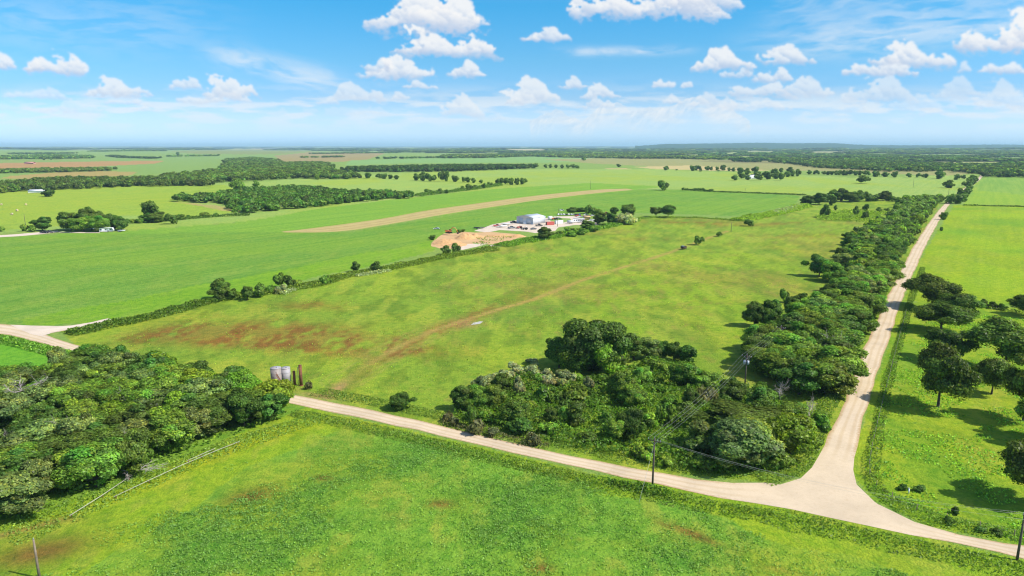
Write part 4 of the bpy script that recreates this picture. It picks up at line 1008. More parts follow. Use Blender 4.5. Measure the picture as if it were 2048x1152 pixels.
# ------------------------------------------------------------------ foliage that nobody could count
def cloud_of_cards(name, P, size, mat, rg, up=.6, asp=1.5, label=None, cat='undergrowth', warm=.15, tint=None, contrast=.32):
    n = len(P); Nm = unit(unit(rg.normal(size=(n, 3))) + np.array([0, 0, up]))
    c = leaf_cols(n, rg, warm, contrast)
    if tint is not None: c = c * tint
    V, Fq, C = cards(P, Nm, size, rg, c, asp); V[:, 2] = np.maximum(V[:, 2], .04)
    return tag(mobj(name, mesh_np(name, V, [Fq], LEAF[mat], C)), label, cat, kind='stuff')
def rand_in(poly, n, rg):
    xs = [p[0] for p in poly]; ys = [p[1] for p in poly]; out = []
    k = 0
    while k < n:
        x = rg.uniform(min(xs), max(xs), n * 2); y = rg.uniform(min(ys), max(ys), n * 2); m = inside(x, y, poly)
        out.append(np.stack([x[m], y[m]], 1)); k += m.sum()
    return np.concatenate(out)[:n]
def area(poly):
    p = np.array(poly); return abs(np.sum(p[:, 0] * np.roll(p[:, 1], -1) - p[:, 1] * np.roll(p[:, 0], -1))) / 2
def heap(name, poly, dens, hmax, size, mat, seed, label, scale=4.0, metres=False, **kw):
    poly = poly if metres else gpoly(poly); rg = np.random.default_rng(seed)
    q = rand_in(poly, int(area(poly) * dens), rg)
    n = fbm(q[:, 0] / scale, q[:, 1] / scale, seed, 3); h = hmax * sstep(.28, .75, n) + .12
    z = h * rg.uniform(.35, 1.0, len(q)) ** .5
    return cloud_of_cards(name, np.column_stack([q, z]), size, mat, rg, label=label, **kw)
def strip(name, line, width, dens, hmax, size, mat, seed, label, scale=5.0, side=0.0, **kw):
    """band of foliage along a line; side shifts it sideways in metres (positive = left of travel)"""
    p = np.array(gpoly(line)); rg = np.random.default_rng(seed); seg = np.diff(p, axis=0); L = np.hypot(seg[:, 0], seg[:, 1]); cum = np.concatenate([[0], np.cumsum(L)])
    wv = width if np.ndim(width) else (width, width)
    n = int(cum[-1] * (sum(wv) / 2) * dens); s = rg.uniform(0, cum[-1], n); x = np.interp(s, cum, p[:, 0]); y = np.interp(s, cum, p[:, 1])
    i = np.clip(np.searchsorted(cum, s) - 1, 0, len(seg) - 1); nx, ny = -seg[i, 1] / L[i], seg[i, 0] / L[i]
    w = np.interp(s, [0, cum[-1]], wv) * (.7 + .6 * fbm(s / 9, s * 0 + seed, seed, 3))
    t = rg.uniform(-.5, .5, n); x = x + nx * (t * w + side); y = y + ny * (t * w + side)
    h = hmax * (.35 + 1.1 * fbm(x / scale, y / scale, seed + 3, 3)) * np.sqrt(np.clip(1 - (2 * t) ** 2, .05, 1))
    z = h * rg.uniform(.2, 1.0, n) ** .6
    return cloud_of_cards(name, np.column_stack([x, y, z]), size, mat, rg, label=label, **kw)
THICKET = [(905,836),(915,805),(960,790),(1010,765),(1060,742),(1120,748),(1180,762),(1250,738),(1300,722),(1385,724),(1400,752),(1470,770),(1540,790),(1610,825),(1636,850),(1600,905),(1560,940),(1480,956),(1380,945),(1290,922),(1190,905),(1080,878),(990,855)]
heap('thicket_undergrowth', THICKET, 9, 1.9, .34, 'vine', 401, 'tangled vines and scrub filling the road corner thicket', 5, warm=.22)
strip('roadside_brush', [(885,846),(930,860),(990,874),(1050,888),(1100,896)], (2.5, 2.5), 12, 1.3, .26, 'dry', 408, 'dry brown twigs along the road edge of the thicket', cat='brush')
heap('thicket_undergrowth', THICKET, 3.0, 2.3, .42, 'mid', 402, 'darker green scrub between the vines of the thicket', 3.6)
rb = np.random.default_rng(409)
for x, y in scatter(THICKET, 5.2, rb):
    if rb.random() < .36:
        k = pick(rb, dict(bush=.4, darkbush=.2, greenvine=.38, vinemound=.02)); W = rb.uniform(2.8, 5.4)
        plant(k, x, y, W, W * rb.uniform(.4, .68), {'bush': 'leafy green bush grown into the thicket tangle', 'darkbush': 'dark green bush grown into the thicket tangle', 'greenvine': 'vine covered hump in the thicket tangle', 'vinemound': 'pale blossoming vine hump in the thicket tangle'}[k], 'bushes and vine humps of the thicket', z=0)
heap('wood_undergrowth', LLW, 1.8, 1.6, .45, 'mid', 403, 'scrub under the trees of the lower left wood', 5)
heap('belt_undergrowth', [p for p in BELT if p[1] > 500] , 1.8, 1.6, .45, 'mid', 404, 'scrub under the trees of the side road belt', 5)
HEDGE = [(140,670),(200,657),(300,636),(400,609),(470,594),(520,590),(575,580),(640,569),(700,551),(770,540),(850,523),(920,509),(990,499)]
strip('hedge', HEDGE[:5], (8, 7), 11, 2.2, .45, 'mid', 411, 'long low green hedge between the left crop and the pasture')
strip('hedge', HEDGE[4:], (6, 10), 9, 2.2, .5, 'mid', 412, 'dark low hedge from the hedge trees to the sand pit')
strip('hedge', HEDGE[8:10], (5, 4), 8, 1.6, .5, 'cream', 413, 'pale flowering vines on the pasture side of the hedge', side=-4)
strip('hedge', [(560,590),(590,580)], (5, 4), 8, 1.8, .5, 'cream', 415, 'pale vines below the hedge tree pair')
strip('hedge', [(1000,493),(1050,483),(1110,473),(1160,464),(1220,452),(1265,441)], (12, 14), 6, 2.2, .6, 'vine', 416, 'vine covered bank between the yard and the pasture')
strip('hedge', [(1265,440),(1300,436),(1400,436),(1490,443)], (5, 5), 4, 1.5, .6, 'mid', 417, 'thin low hedge at the far side of the pasture')
strip('hedge', [(1476,442),(1530,432),(1575,422),(1608,412)], (14, 18), 6, 3.2, .7, 'vine', 418, 'wide vine hedge at the far corner of the pasture')
strip('hedge', [(1545,430),(1600,416)], (10, 10), 3, 4.2, .7, 'cream', 419, 'cream flowering vines on the far corner hedge')
strip('hedge', [(1364,380.5),(1385,381),(1425,384)], (12, 6), 3, 3.6, .9, 'dark', 420, 'dark bushy end of the field boundary hedge')
strip('hedge', [(1425,384),(1500,386.5),(1612,391)], (4, 4), 3, 1.8, .9, 'dark', 421, 'thin dark boundary line between two far fields')
strip('hedge', [(1926,411),(2048,414),(2300,420)], (4, 4), 4, 1.4, .7, 'dark', 422, 'dark low boundary between the two right hand fields')
strip('hedge', [(835,393),(880,387),(940,380),(1000,371)], (12, 12), 2.5, 4, .9, 'dark', 423, 'far diagonal hedge ending in a clump')
strip('hedge', [(285,446),(380,438),(430,434),(500,431)], (8, 5), 3, 2.4, .8, 'dark', 424, 'field corner hedge joining the dark grove')
strip('hedge', [(-200,645),(0,678),(60,693),(110,706),(150,718)], (6, 5), 9, 1.4, .45, 'mid', 425, 'weedy ditch below the road at the left edge')
heap('far_scrub', [(1628,434),(1640,441),(1690,443),(1740,444),(1760,432),(1780,426),(1700,422),(1650,425)], 2.0, 2.6, .7, 'vine', 426, 'low scrub patch in the far pasture corner', 9)
strip('fence_weeds', [(1814,620),(1797,682),(1782,740),(1768,795),(1754,851),(1743,900),(1735,945)], (.9, 1.1), 9, .6, .26, 'vine', 427, 'weeds grown along the fence right of the side road')
strip('fence_weeds', [(1938,611),(1980,618),(2022,624),(2200,650)], (2, 2), 6, 1.2, .45, 'dark', 428, 'weeds along the fence between the two right pastures')
VK = dict(cat='grass', up=.15, asp=1.7, warm=.10, contrast=.24)
strip('verge_grass', C_TOP[7:16], (5, 6), 13, .5, .22, 'weeds', 431, 'tall grass on the thicket side of the road', side=4.4, **VK)
strip('verge_grass', C_BOT[7:25], (4, 6.5), 13, .5, .22, 'weeds', 432, 'tall weeds on the near side of the road', side=-4.0, **VK)
strip('verge_grass', C_BOT[14:25], (1.2, 2.2), 7, .8, .25, 'mid', 438, 'darker weed ridge on the near side of the road', side=-3.4, cat='grass', up=.2, warm=.35)
strip('verge_grass', C_BOT[7:16], (1.2, 1.2), 9, .5, .24, 'mid', 439, 'thin dark weed line below the road', side=-4.6, cat='grass', up=.2, warm=.3)
strip('verge_grass', C_TOP[18:25], (5, 5), 15, .6, .22, 'weeds', 433, 'tall grass between the right road end and the meadow', side=3.4, **VK)
strip('verge_grass', N_LEFT[1:14], (5, 4), 13, .7, .25, 'weeds', 434, 'grass between the side road and the tree belt', side=3.0, **VK)
strip('verge_grass', N_RIGHT[1:14], (3, 2.4), 10, .45, .24, 'weeds', 435, 'grass on the right verge of the side road', side=-3.0, **VK)
strip('verge_grass', [(1350,985),(1260,965),(1220,957)], (3, 2), 12, 1.5, .36, 'mid', 436, 'dark weeds at the foot of the near power pole', side=2.0, cat='grass')
strip('verge_grass', [(0,1062),(100,1026),(200,982),(330,928),(450,885),(560,850),(620,832)], (9, 7), 11, .55, .22, 'weeds', 437, 'rough grass between the wood and the pipe rails', side=-2.5, **VK)
# leafy crop of the near field
def crop():
    rg = np.random.default_rng(440); poly0 = gpoly([(-120,1260),(120,1150),(300,1066),(430,986),(560,896),(680,862),(800,862),(960,900),(1240,985),(1420,1032),(1700,1112),(2060,1210)])
    q = rand_in([(a, b) for a, b in gpoly([(-220,1290),(60,1110),(420,955),(560,866),(700,846),(830,850),(1000,890),(1300,985),(1500,1035),(1750,1110),(2120,1215)])], 290000, rg)
    q = q[inside(q[:, 0] + (fbm(q[:, 0] / 9, q[:, 1] / 9, 447, 3) - .5) * 34, q[:, 1] + (fbm(q[:, 0] / 7, q[:, 1] / 7, 448, 3) - .5) * 26, poly0)]; u, v = to_px(q[:, 0], q[:, 1])
    k_ = v > np.interp(u, [p[0] for p in C_BOT], [p[1] for p in C_BOT]) + 16; q, u, v = q[k_], u[k_], v[k_]
    p = sstep(.38, .66, fbm(q[:, 0] / 12, q[:, 1] / 15, 221, 5)); cl = sstep(.40, .62, fbm(q[:, 0] / 1.1, q[:, 1] / 1.1, 441, 2))
    keep = rg.random(len(q)) < (.18 + .75 * p) * (.20 + .80 * cl); q, p = q[keep], p[keep]
    z = rg.uniform(.06, .26, len(q)); tint = np.array([.86, .96, .80]) * p[:, None] + np.array([1.0, 1.04, .75]) * (1 - p[:, None])
    cloud_of_cards('crop_plants', np.column_stack([q, z]), .18, 'crop', rg, up=.9, label='leafy blue green crop covering the near field', cat='crop', tint=tint, warm=.04, contrast=.20)
    # scattered weeds in the pasture
    poly = gpoly([(160,690),(560,590),(980,505),(1500,500),(1620,600),(1480,700),(1300,700),(1080,720),(900,800),(870,845),(640,790)])
    q = rand_in(poly, 60000, rg); n = fbm(q[:, 0] / 9, q[:, 1] / 9, 443, 4); cl = fbm(q[:, 0] / 1.3, q[:, 1] / 1.3, 444, 2)
    q = q[(n > .52) & (cl > .5)]
    cloud_of_cards('pasture_weeds', np.column_stack([q, rg.uniform(.05, .20, len(q))]), .22, 'vine', rg, up=.7, label='small weeds dotted over the pasture', cat='weeds', warm=.3)
    poly = gpoly([(1760,760),(1815,620),(2100,640),(2150,1120),(2048,1085),(1870,1040),(1745,980)])
    q = rand_in(poly, 30000, rg); n = fbm(q[:, 0] / 7, q[:, 1] / 7, 445, 4); q = q[n > .5]
    cloud_of_cards('meadow_weeds', np.column_stack([q, rg.uniform(.06, .25, len(q))]), .28, 'vine', rg, up=.7, label='small weeds dotted over the meadow under the oaks', cat='weeds', warm=.3)
crop()

# ------------------------------------------------------------------ distant woods, each one mass
def lowproto(seed, lumps, nc, size, ico):
    V, Fs, C, _, _ = crown_np(4.3, 4, 3.6, lumps, nc, size, seed, lump_r=(.35, .5), coreico=ico); V[:, 2] *= 8 / V[:, 2].max(); return V, Fs, C
LOWA = [lowproto(500 + i, 8, 260, 1.5, ICO0) for i in range(4)]
LOWB = [lowproto(510 + i, 3, 45, 3.2, ICO0) for i in range(4)]
def forest(name, P, W, H, protos, mat, seed, label, cat='wood'):
    rg = np.random.default_rng(seed); Vs = []; Fq = []; Ft = []; Cs = []; off = 0
    Z = hill_h(P[:, 0], P[:, 1])
    for i in range(len(P)):
        V, Fs, C = protos[rg.integers(len(protos))]; a = rg.uniform(0, 6.28); ca, sa = math.cos(a), math.sin(a); w = W[i] / 9; h = H[i] / 8
        Vs.append(np.column_stack([(V[:, 0] * ca - V[:, 1] * sa) * w + P[i, 0], (V[:, 0] * sa + V[:, 1] * ca) * w + P[i, 1], V[:, 2] * h + Z[i]]).astype(np.float32))
        Fq.append(Fs[0] + off); Ft.append(Fs[1] + off); off += len(V)
        t = rg.uniform(.6, 1.5) * (1 + rg.normal(0, .08, 3)); Cs.append((C * t).astype(np.float32))
    return tag(mobj(name, mesh_np(name, np.concatenate(Vs), [np.concatenate(Fq), np.concatenate(Ft)], LEAF[mat], np.concatenate(Cs))), label, cat, kind='stuff')
def wood(poly, spacing, Wr, Hr, seed, label, protos=None, mat='dark'):
    rg = np.random.default_rng(seed); P = scatter(poly, spacing, rg); P = P + rg.normal(0, spacing * .7, P.shape); P = P[rg.random(len(P)) < .88]
    forest('distant_wood', P, rg.uniform(*Wr, len(P)), rg.uniform(*Hr, len(P)), protos or LOWA, mat, seed, label)
    return len(P)
cnt = [
 wood([(352,403),(385,404),(451,409),(462,416),(482,427),(521,426),(590,417),(632,415),(670,410),(700,407),(749,401),(829,394),(774,391),(700,390),(660,387),(608,380),(542,381),(469,388),(417,397),(360,397)], 6.4, (7, 11), (6, 9), 601, 'dense dark grove left of centre beyond the crop field'),
 wood([(-200,392),(0,387),(45,383),(128,380),(243,374),(368,372),(413,374),(413,368),(300,362),(190,361),(118,362),(52,368),(0,373),(-200,378)], 8.5, (9, 14), (7, 10.5), 602, 'long dark wood stretching from the left edge'),
 wood([(300,362),(413,367),(486,363),(590,357),(660,359),(720,357),(690,350),(655,340),(650,328),(608,327),(560,329),(552,321),(500,317),(455,320.5),(448,342),(400,347),(330,356)], 12, (12, 18), (7, 11), 603, 'large dark wood spreading left of centre toward the horizon'),
 wood([(-300,322),(0,319),(100,318),(185,317),(182,313),(100,311),(0,314),(-300,314)], 16, (15, 22), (8, 12), 604, 'far dark wood strip at the upper left', LOWB),
 wood([(-300,350),(0,347),(110,345),(225,342),(222,339),(110,340),(0,343),(-300,344)], 9, (9, 14), (6, 9), 605, 'dark tree strip between two tan fields at the left'),
 wood([(216,313),(240,316),(280,317),(313,318),(312,316.5),(260,315),(225,312)], 12, (12, 16), (7, 10), 606, 'short slanting row of far trees at the upper left', LOWB),
 wood([(680,344),(780,344),(900,343.5),(1060,337),(1058,334),(900,334),(700,339)], 9, (10, 15), (8, 11), 607, 'long flat topped wood across the centre'),
 wood([(1542,325),(1591,329),(1636,336),(1695,339),(1765,343),(1848,344),(1870,341),(1903,343),(1955,348),(1983,355),(2400,358),(2400,336),(2048,333),(1900,331),(1800,327),(1695,324),(1600,322),(1542,322.5)], 12.5, (12, 19), (8, 12), 608, 'wide dark wood at the right below the ridge', LOWA[:2] + LOWB[:1]),
 wood([(880,317),(975,316),(1062,313),(1114,315),(1288,318),(1348,317.5),(1442,320),(1440,315),(1300,313),(1100,309),(900,311)], 22, (22, 34), (9, 13), 609, 'dark wood band behind the pale centre fields', LOWB),
 wood([(1330,341),(1375,343),(1460,344),(1460,343.6),(1330,340.6)], 40, (8, 10), (3, 4), 610, 'thin line of scrub below the cream field', LOWB),
 wood([(1470,323.5),(1516,325),(1516,323.6),(1470,322.4)], 12, (11, 15), (8, 11), 611, 'small dark tree strip in the far olive field', LOWB),
]
for i, (u0, v0, u1, v1) in enumerate([(20,309.5,150,308.6),(180,306,330,304.8),(330,313.5,430,312.4),(600,316,690,314.6),(620,308.5,800,306.4),(760,318,1000,314.5),(820,304.5,1000,303.4),(1000,307.5,1220,306),(1480,308,1620,306.5),(1560,316.5,1760,313.5),(-200,324,-20,323),(1750,305,1950,303.6),(1280,310,1450,308.4)]):
    cnt.append(wood([(u0, v0), (u1, v1), (u1, v1 - .55), (u0, v0 - .55)], 20, (16, 28), (7, 11), 660 + i, 'thin far tree line between two fields below the horizon', LOWB))
def far_woods():
    rg = np.random.default_rng(620); tot = 0
    for k, (r0, r1, sp, wr, hr) in enumerate([(2300, 4600, 26, (26, 40), (8, 13)), (4600, 7500, 46, (46, 75), (9, 14)), (7500, 13000, 90, (90, 150), (9, 17))]):
        n = int(.5 * (r1 ** 2 - r0 ** 2) * 1.55 / sp ** 2); r = np.sqrt(rg.uniform(r0 ** 2, r1 ** 2, n)); a = rg.uniform(-.775, .775, n)
        x, y = r * np.sin(a), r * np.cos(a); _, w = far_cover(x, y); u, v = to_px(x, y, 0)
        m = w > .5
        for c, cr, rw, wd, poly in PATCH[:13] + FARF: m &= ~inside(u, v, poly)
        P = np.stack([x[m], y[m]], 1); tot += len(P)
        forest('distant_wood', P, rg.uniform(*wr, len(P)), rg.uniform(*hr, len(P)), LOWB, 'dark', 630 + k, ['woods in the middle distance below the ridge', 'far blue green woods below the horizon', 'farthest woods along the horizon'][k])
    return tot
cnt.append(far_woods())
print('WOODS', cnt)
def ridge():
    """low flat topped ridge on the horizon"""
    prof_u = [1280,1310,1330,1400,1480,1530,1560,1620,1660,1680,1700,1740,1800,1880,1950,2000,2048,2200]
    prof_v = [291.5,289.5,288,287.3,286.2,285.6,286.6,286.6,286.3,287,288.6,290,290.5,290.4,289.3,289,289.6,290.5]
    us = np.arange(1270, 2200, 3.0); pv = np.interp(us, prof_u, prof_v); D = 14000.0; rows = 7
    V = []; C = []
    for j in range(rows):
        t = j / (rows - 1); y = D - 2600 + t * 2600 + (fbm(us / 30, us * 0 + j, 651, 2) - .5) * 500
        x = (us - 1024) / F * (y * CP + 13)
        htop = CAM_H + (291 - pv) / F * D
        z = htop * (t ** .8) * (.92 + .16 * fbm(us / 14, us * 0 + j * 3, 655, 3)) if j < rows - 1 else htop + (fbm(us / 4, us * 0, 658, 2) - .5) * 9
        V.append(np.column_stack([x, y, z - (2 if j == 0 else 0)])); C.append(np.tile(A(52, 88, 44), (len(us), 1)) * (1 + .25 * (fbm(us / 9, us * 0 + j * 5, 660, 2) - .5))[:, None])
    x = (us - 1024) / F * ((D + 900) * CP + 13); V.append(np.column_stack([x, np.full(len(us), D + 900), np.full(len(us), -5.)])); C.append(C[-1])
    V = np.concatenate(V); C = np.concatenate(C); n = len(us); idx = np.arange((rows + 1) * n).reshape(rows + 1, n)
    q = np.stack([idx[:-1, :-1], idx[:-1, 1:], idx[1:, 1:], idx[1:, :-1]], -1).reshape(-1, 4)
    me = mesh_np('hills', V, [q], GROUND, C, smooth=True)
    a = me.attributes.new('Tex', 'FLOAT_COLOR', 'POINT'); a.data.foreach_set('color', np.tile(np.array([0, 0, 0, 1], np.float32), len(V)))
    tag(mobj('hills', me), kind='structure')
ridge()

# ------------------------------------------------------------------ haze
def haze():
    V = np.array([(x, y, z) for z in (-45, 138) for x, y in ((-62500, -31000), (62500, -31000), (62500, 72000), (-62500, 72000))], float)
    q = np.array([(0, 3, 2, 1), (4, 5, 6, 7), (0, 1, 5, 4), (1, 2, 6, 5), (2, 3, 7, 6), (3, 0, 4, 7)])
    m = bpy.data.materials.new('haze_air'); m.use_nodes = True; nt = m.node_tree; nt.nodes.clear()
    o = nt.nodes.new('ShaderNodeOutputMaterial'); v = nt.nodes.new('ShaderNodeVolumePrincipled')
    v.inputs['Color'].default_value = HAZE_COL; v.inputs['Density'].default_value = HAZE_D; v.inputs['Anisotropy'].default_value = .0
    nt.links.new(v.outputs[0], o.inputs['Volume'])
    tag(mobj('haze', mesh_np('haze', V, [q], m)), kind='stuff')
HAZE_COL = (.58, .87, 1.0, 1); HAZE_D = 5.2e-5
# ------------------------------------------------------------------ small builders
def box(x0, x1, y0, y1, z0, z1):
    V = np.array([(x, y, z) for z in (z0, z1) for x, y in ((x0, y0), (x1, y0), (x1, y1), (x0, y1))], float)
    return V, np.array([(0, 3, 2, 1), (4, 5, 6, 7), (0, 1, 5, 4), (1, 2, 6, 5), (2, 3, 7, 6), (3, 0, 4, 7)]), np.zeros((0, 3), int)
def prism(prof, y0, y1, inset=0.0):
    """side profile (x, z) counter-clockwise, extruded across y"""
    n = len(prof); p = np.array(prof, float); zc = p[:, 1].min(); zh = p[:, 1].max() - zc + 1e-6
    k = inset * (p[:, 1] - zc) / zh
    V = np.concatenate([np.column_stack([p[:, 0], y0 + k, p[:, 1]]), np.column_stack([p[:, 0], y1 - k, p[:, 1]])])
    Q = [(i, (i + 1) % n, n + (i + 1) % n, n + i) for i in range(n)]
    import mathutils
    T = [tuple(t) for t in mathutils.geometry.tessellate_polygon([[mathutils.Vector((a, b, 0)) for a, b in prof]])]
    T = T + [(a + n, c + n, b + n) for a, b, c in T]
    return V, np.array(Q), np.array(T)
def cyl(p0, p1, r0, r1=None, n=12):
    return tube_np([p0, p1], [r0, r0 if r1 is None else r1], n)
def mesh_parts(name, parts, mat, smooth=False):
    V, Fs = merge(parts); return mesh_np(name, V, Fs, mat, smooth=smooth)
def add(name, parts, mat, parent=None, smooth=False):
    return mobj(name, mesh_parts(name, parts, mat, smooth), parent)
M = {
 'white': plain('white_paint', (.80, .80, .78), .4, var=.05), 'panel': plain('metal_panel', (.60, .62, .64), .45, var=.07, scale=1.2),
 'roof': plain('roof_sheet', (.66, .69, .73), .4, var=.05, scale=.8), 'black': plain('black_paint', (.02, .02, .022), .35), 'grey': plain('grey_paint', (.18, .19, .2), .4),
 'silver': plain('silver_paint', (.52, .54, .56), .35, var=.05), 'red': plain('red_paint', (.50, .05, .04), .45, dirt=(.35, .12, .08)), 'redc': plain('container_red', (.55, .10, .08), .55, dirt=(.36, .14, .1)),
 'blue': plain('blue_paint', (.05, .10, .30), .4), 'yellow': plain('machine_yellow', (.75, .38, .03), .5, dirt=(.4, .25, .1)), 'green': plain('green_paint', (.03, .22, .08), .45),
 'orange': plain('machine_orange', (.62, .15, .03), .5), 'tan': plain('tan_panel', (.48, .34, .16), .7), 'tyre': plain('tyre_rubber', (.018, .018, .018), .9),
 'glass': plain('window_glass', (.03, .04, .05), .08), 'rust': plain('rusty_steel', (.16, .06, .03), .85, var=.4, scale=1.5, dirt=(.30, .12, .05)),
 'tank': plain('tank_steel', (.27, .23, .21), .6, var=.18, scale=.8, dirt=(.36, .24, .18)), 'tank2': plain('tank_panel', (.33, .31, .32), .6, var=.15, scale=.8, dirt=(.40, .30, .26)),
 'pole': plain('pole_timber', (.11, .085, .065), .9, var=.3, scale=2), 'oldpole': plain('weathered_timber', (.22, .17, .12), .9, var=.3, scale=2), 'metal': plain('dull_metal', (.42, .45, .46), .5, metal=.3),
 'wire': plain('wire', (.50, .50, .46), .5, metal=.2), 'ceramic': plain('ceramic', (.30, .30, .32), .3), 'pipe': plain('pale_pipe', (.38, .37, .28), .6, var=.12, scale=.6), 'hay': plain('hay', (.50, .40, .20), .95, var=.3, scale=4),
 'concrete': plain('concrete', (.42, .40, .36), .9, var=.2), 'brown': plain('dark_brown', (.07, .04, .03), .85), 'pink': plain('pale_red_roof', (.45, .22, .18), .7),
}
LIN = lambda *p: tuple(float(q) for q in G(*p))
def gp(u, v):
    x, y = LIN(u, v); return x, y
def height_at(u, vb, vt):
    tb = math.tan(PITCH + math.atan((vb - 576) / F)); tt = math.tan(PITCH + math.atan((vt - 576) / F)); return CAM_H * (1 - tt / tb)

# ------------------------------------------------------------------ power poles and wires
def power_pole(u, vb, vt, label, arm=True, cans=0, az=0.0, mat='pole', extra=None, xy=None, h=None):
    x, y = xy or gp(u, vb); h = h or height_at(u, vb, vt); o = empty('power_pole', (x, y, 0), az)
    add('pole', [tube_np([(0, 0, -.5), (0, 0, h * .5), (0, 0, h)], [.19, .16, .12], 8)], M[mat], o, True)
    pts = []
    if arm:
        a = add('crossarm', [box(-1.25, 1.25, -.17, -.05, h - .55, h - .42)], M[mat], o)
        for s in (-1.12, .55, 1.12):
            i = add('insulator', [cyl((s, -.11, h - .42), (s, -.11, h - .16), .07, .05, 8)], M['ceramic'], a, True); pts.append((s, -.11, h - .15))
        add('brace', [cyl((-.7, -.11, h - .5), (0, -.11, h - 1.2), .03), cyl((.7, -.11, h - .5), (0, -.11, h - 1.2), .03)], M['metal'], o)
    add('insulator', [cyl((0, 0, h), (0, 0, h + .25), .07, .05, 8)], M['ceramic'], o, True); pts.append((0, 0, h + .25))
    for k in range(cans):
        ang = [2.6, .5, 1.6][k]; cx, cy = .48 * math.cos(ang), .48 * math.sin(ang)
        t = add('transformer', [cyl((cx, -abs(cy), h - 2.5), (cx, -abs(cy), h - 1.5), .30, n=14)], M['metal'], o, True)
        add('bushing', [cyl((cx, -abs(cy), h - 1.5), (cx, -abs(cy), h - 1.25), .05, .04, 6)], M['ceramic'], t)
    tag(o, label, 'power pole')
    ca, sa = math.cos(az), math.sin(az)
    return [(x + p[0] * ca - p[1] * sa, y + p[0] * sa + p[1] * ca, p[2]) for p in pts], (x, y, h)
dAB = np.array(gp(1489, 778)) - np.array(gp(1305, 970)); azAB = math.atan2(dAB[1], dAB[0]) - math.pi / 2
A_, Axy = power_pole(1305, 971, 876, 'wooden power pole on the near edge of the road in front of the thicket', az=azAB)
B_, Bxy = power_pole(1489, 779, 709, 'wooden power pole with pale transformers standing in the thicket', cans=2, az=azAB)
C_, Cxy = power_pole(2034, 1120, 1030, 'dark power pole at the lower right corner beside the road', az=math.radians(64))
D_, Dxy = power_pole(79, 1156, 1079, 'weathered pole leaning into view at the lower left corner', arm=False, mat='oldpole')
Exy = (Bxy[0] + dAB[0] * .62, Bxy[1] + dAB[1] * .62)
E_, _ = power_pole(0, 0, 0, 'power pole all but hidden in the roadside belt where the wires vanish', az=azAB, xy=Exy, h=8.2)
def wire(a, b, sag, label, r=.009):
    a, b = np.array(a), np.array(b); n = 14; t = np.linspace(0, 1, n)[:, None]
    P = a * (1 - t) + b * t; P[:, 2] -= sag * 4 * (t * (1 - t))[:, 0]
    tag(mobj('power_wire', mesh_parts('power_wire', [tube_np(P, [r] * n, 4)], M['wire'])), label, 'wire', 'overhead wires')
for i in (0, 1, 2, 3): wire(A_[i], B_[i], 1.0, 'overhead wire from the roadside pole to the transformer pole, crossing the thicket')
for i in (0, 1, 2, 3): wire(B_[i], E_[i], .6, 'overhead wire from the transformer pole into the tree belt')
for i in (0, 1, 2): wire(A_[i], C_[i], 1.8, 'overhead wire from the roadside pole to the lower right pole along the road')
wire((Axy[0], Axy[1], Axy[2] - 1), (*gp(1278, 1006), .1), 0, 'stay wire slanting from the roadside pole down into the near field', .018)
for a in [(1115, 453, 437, 'slim pole standing beside the red container'), (1116.5, 429, 416, 'slim pole behind the parked car row'), (51, 450, 429, 'far pole with a crossarm left of the driveway trees'),
          (1181, 378, 361, 'lone far pole in the green field left of the lone airstrip tree'), (1826, 375, 358, 'far pole in the field left of the road bend oak'), (1490, 385, 376, 'tiny far pole on the field boundary'), (1896, 396, 378, 'far pole on the left verge of the road bend'), (1462, 463, 446, 'thin bare pole with a dark base in the pasture')]:
    power_pole(*a, arm=False)

# ------------------------------------------------------------------ fences
def wire_fence(line, label, gap=4.5, h=1.2):
    p = np.array([gp(*q) for q in line]); seg = np.diff(p, axis=0); L = np.hypot(seg[:, 0], seg[:, 1]); cum = np.concatenate([[0], np.cumsum(L)])
    s = np.arange(0, cum[-1], gap); xs = np.interp(s, cum, p[:, 0]); ys = np.interp(s, cum, p[:, 1])
    o = empty('wire_fence', (xs[0], ys[0], 0)); q = np.column_stack([xs - xs[0], ys - ys[0]])
    pm = mesh_parts('post', [cyl((0, 0, -.3), (0, 0, h), .07, .06, 6)], M['oldpole'])
    for a in q:
        b = mobj('post', pm, o); b.location = (a[0], a[1], 0)
    for z in (.35, .7, 1.08): add('strand', [tube_np(np.column_stack([q, np.full(len(q), z)]), [.006] * len(q), 3)], M['grey'], o)
    tag(o, label, 'fence')
wire_fence([(1812,625),(1797,682),(1782,740),(1768,795),(1754,851),(1743,900),(1736,945),(1760,985),(1850,1030),(2048,1078)], 'post and wire fence between the side road verge and the oak meadow')
wire_fence([(1938,611),(1980,618),(2022,624),(2120,640)], 'post and wire fence dividing the two right hand pastures')
def pipe_rail(pts, label, h=.6, r=.065):
    p = np.array([gp(*q) for q in pts]); o = empty('pipe_rail', (p[0][0], p[0][1], 0)); q = p - p[0]
    add('rail', [tube_np(np.column_stack([q, np.full(len(q), h)]), [r] * len(q), 8)], M['pipe'], o, True)
    seg = np.diff(q, axis=0); L = np.hypot(seg[:, 0], seg[:, 1]); cum = np.concatenate([[0], np.cumsum(L)])
    pm = mesh_parts('post', [cyl((0, 0, -.2), (0, 0, h - r * .6), .06, n=6)], M['rust'])
    for s in np.linspace(.4, cum[-1] - .4, max(3, int(cum[-1] / 5))):
        b = mobj('post', pm, o); b.location = (np.interp(s, cum, q[:, 0]), np.interp(s, cum, q[:, 1]), 0)
    tag(o, label, 'pipe rail')
pipe_rail([(140, 1038), (200, 1000), (262, 958)], 'short pale pipe rail ending at the fallen branches by the wood')
pipe_rail([(228, 1000), (308, 962), (364, 936), (432, 907), (480, 888)], 'long pale pipe rail following the near edge of the wood', r=.055)
pipe_rail([(374, 929), (430, 904)], 'second pale pipe rail just behind the long one', h=.75, r=.055)

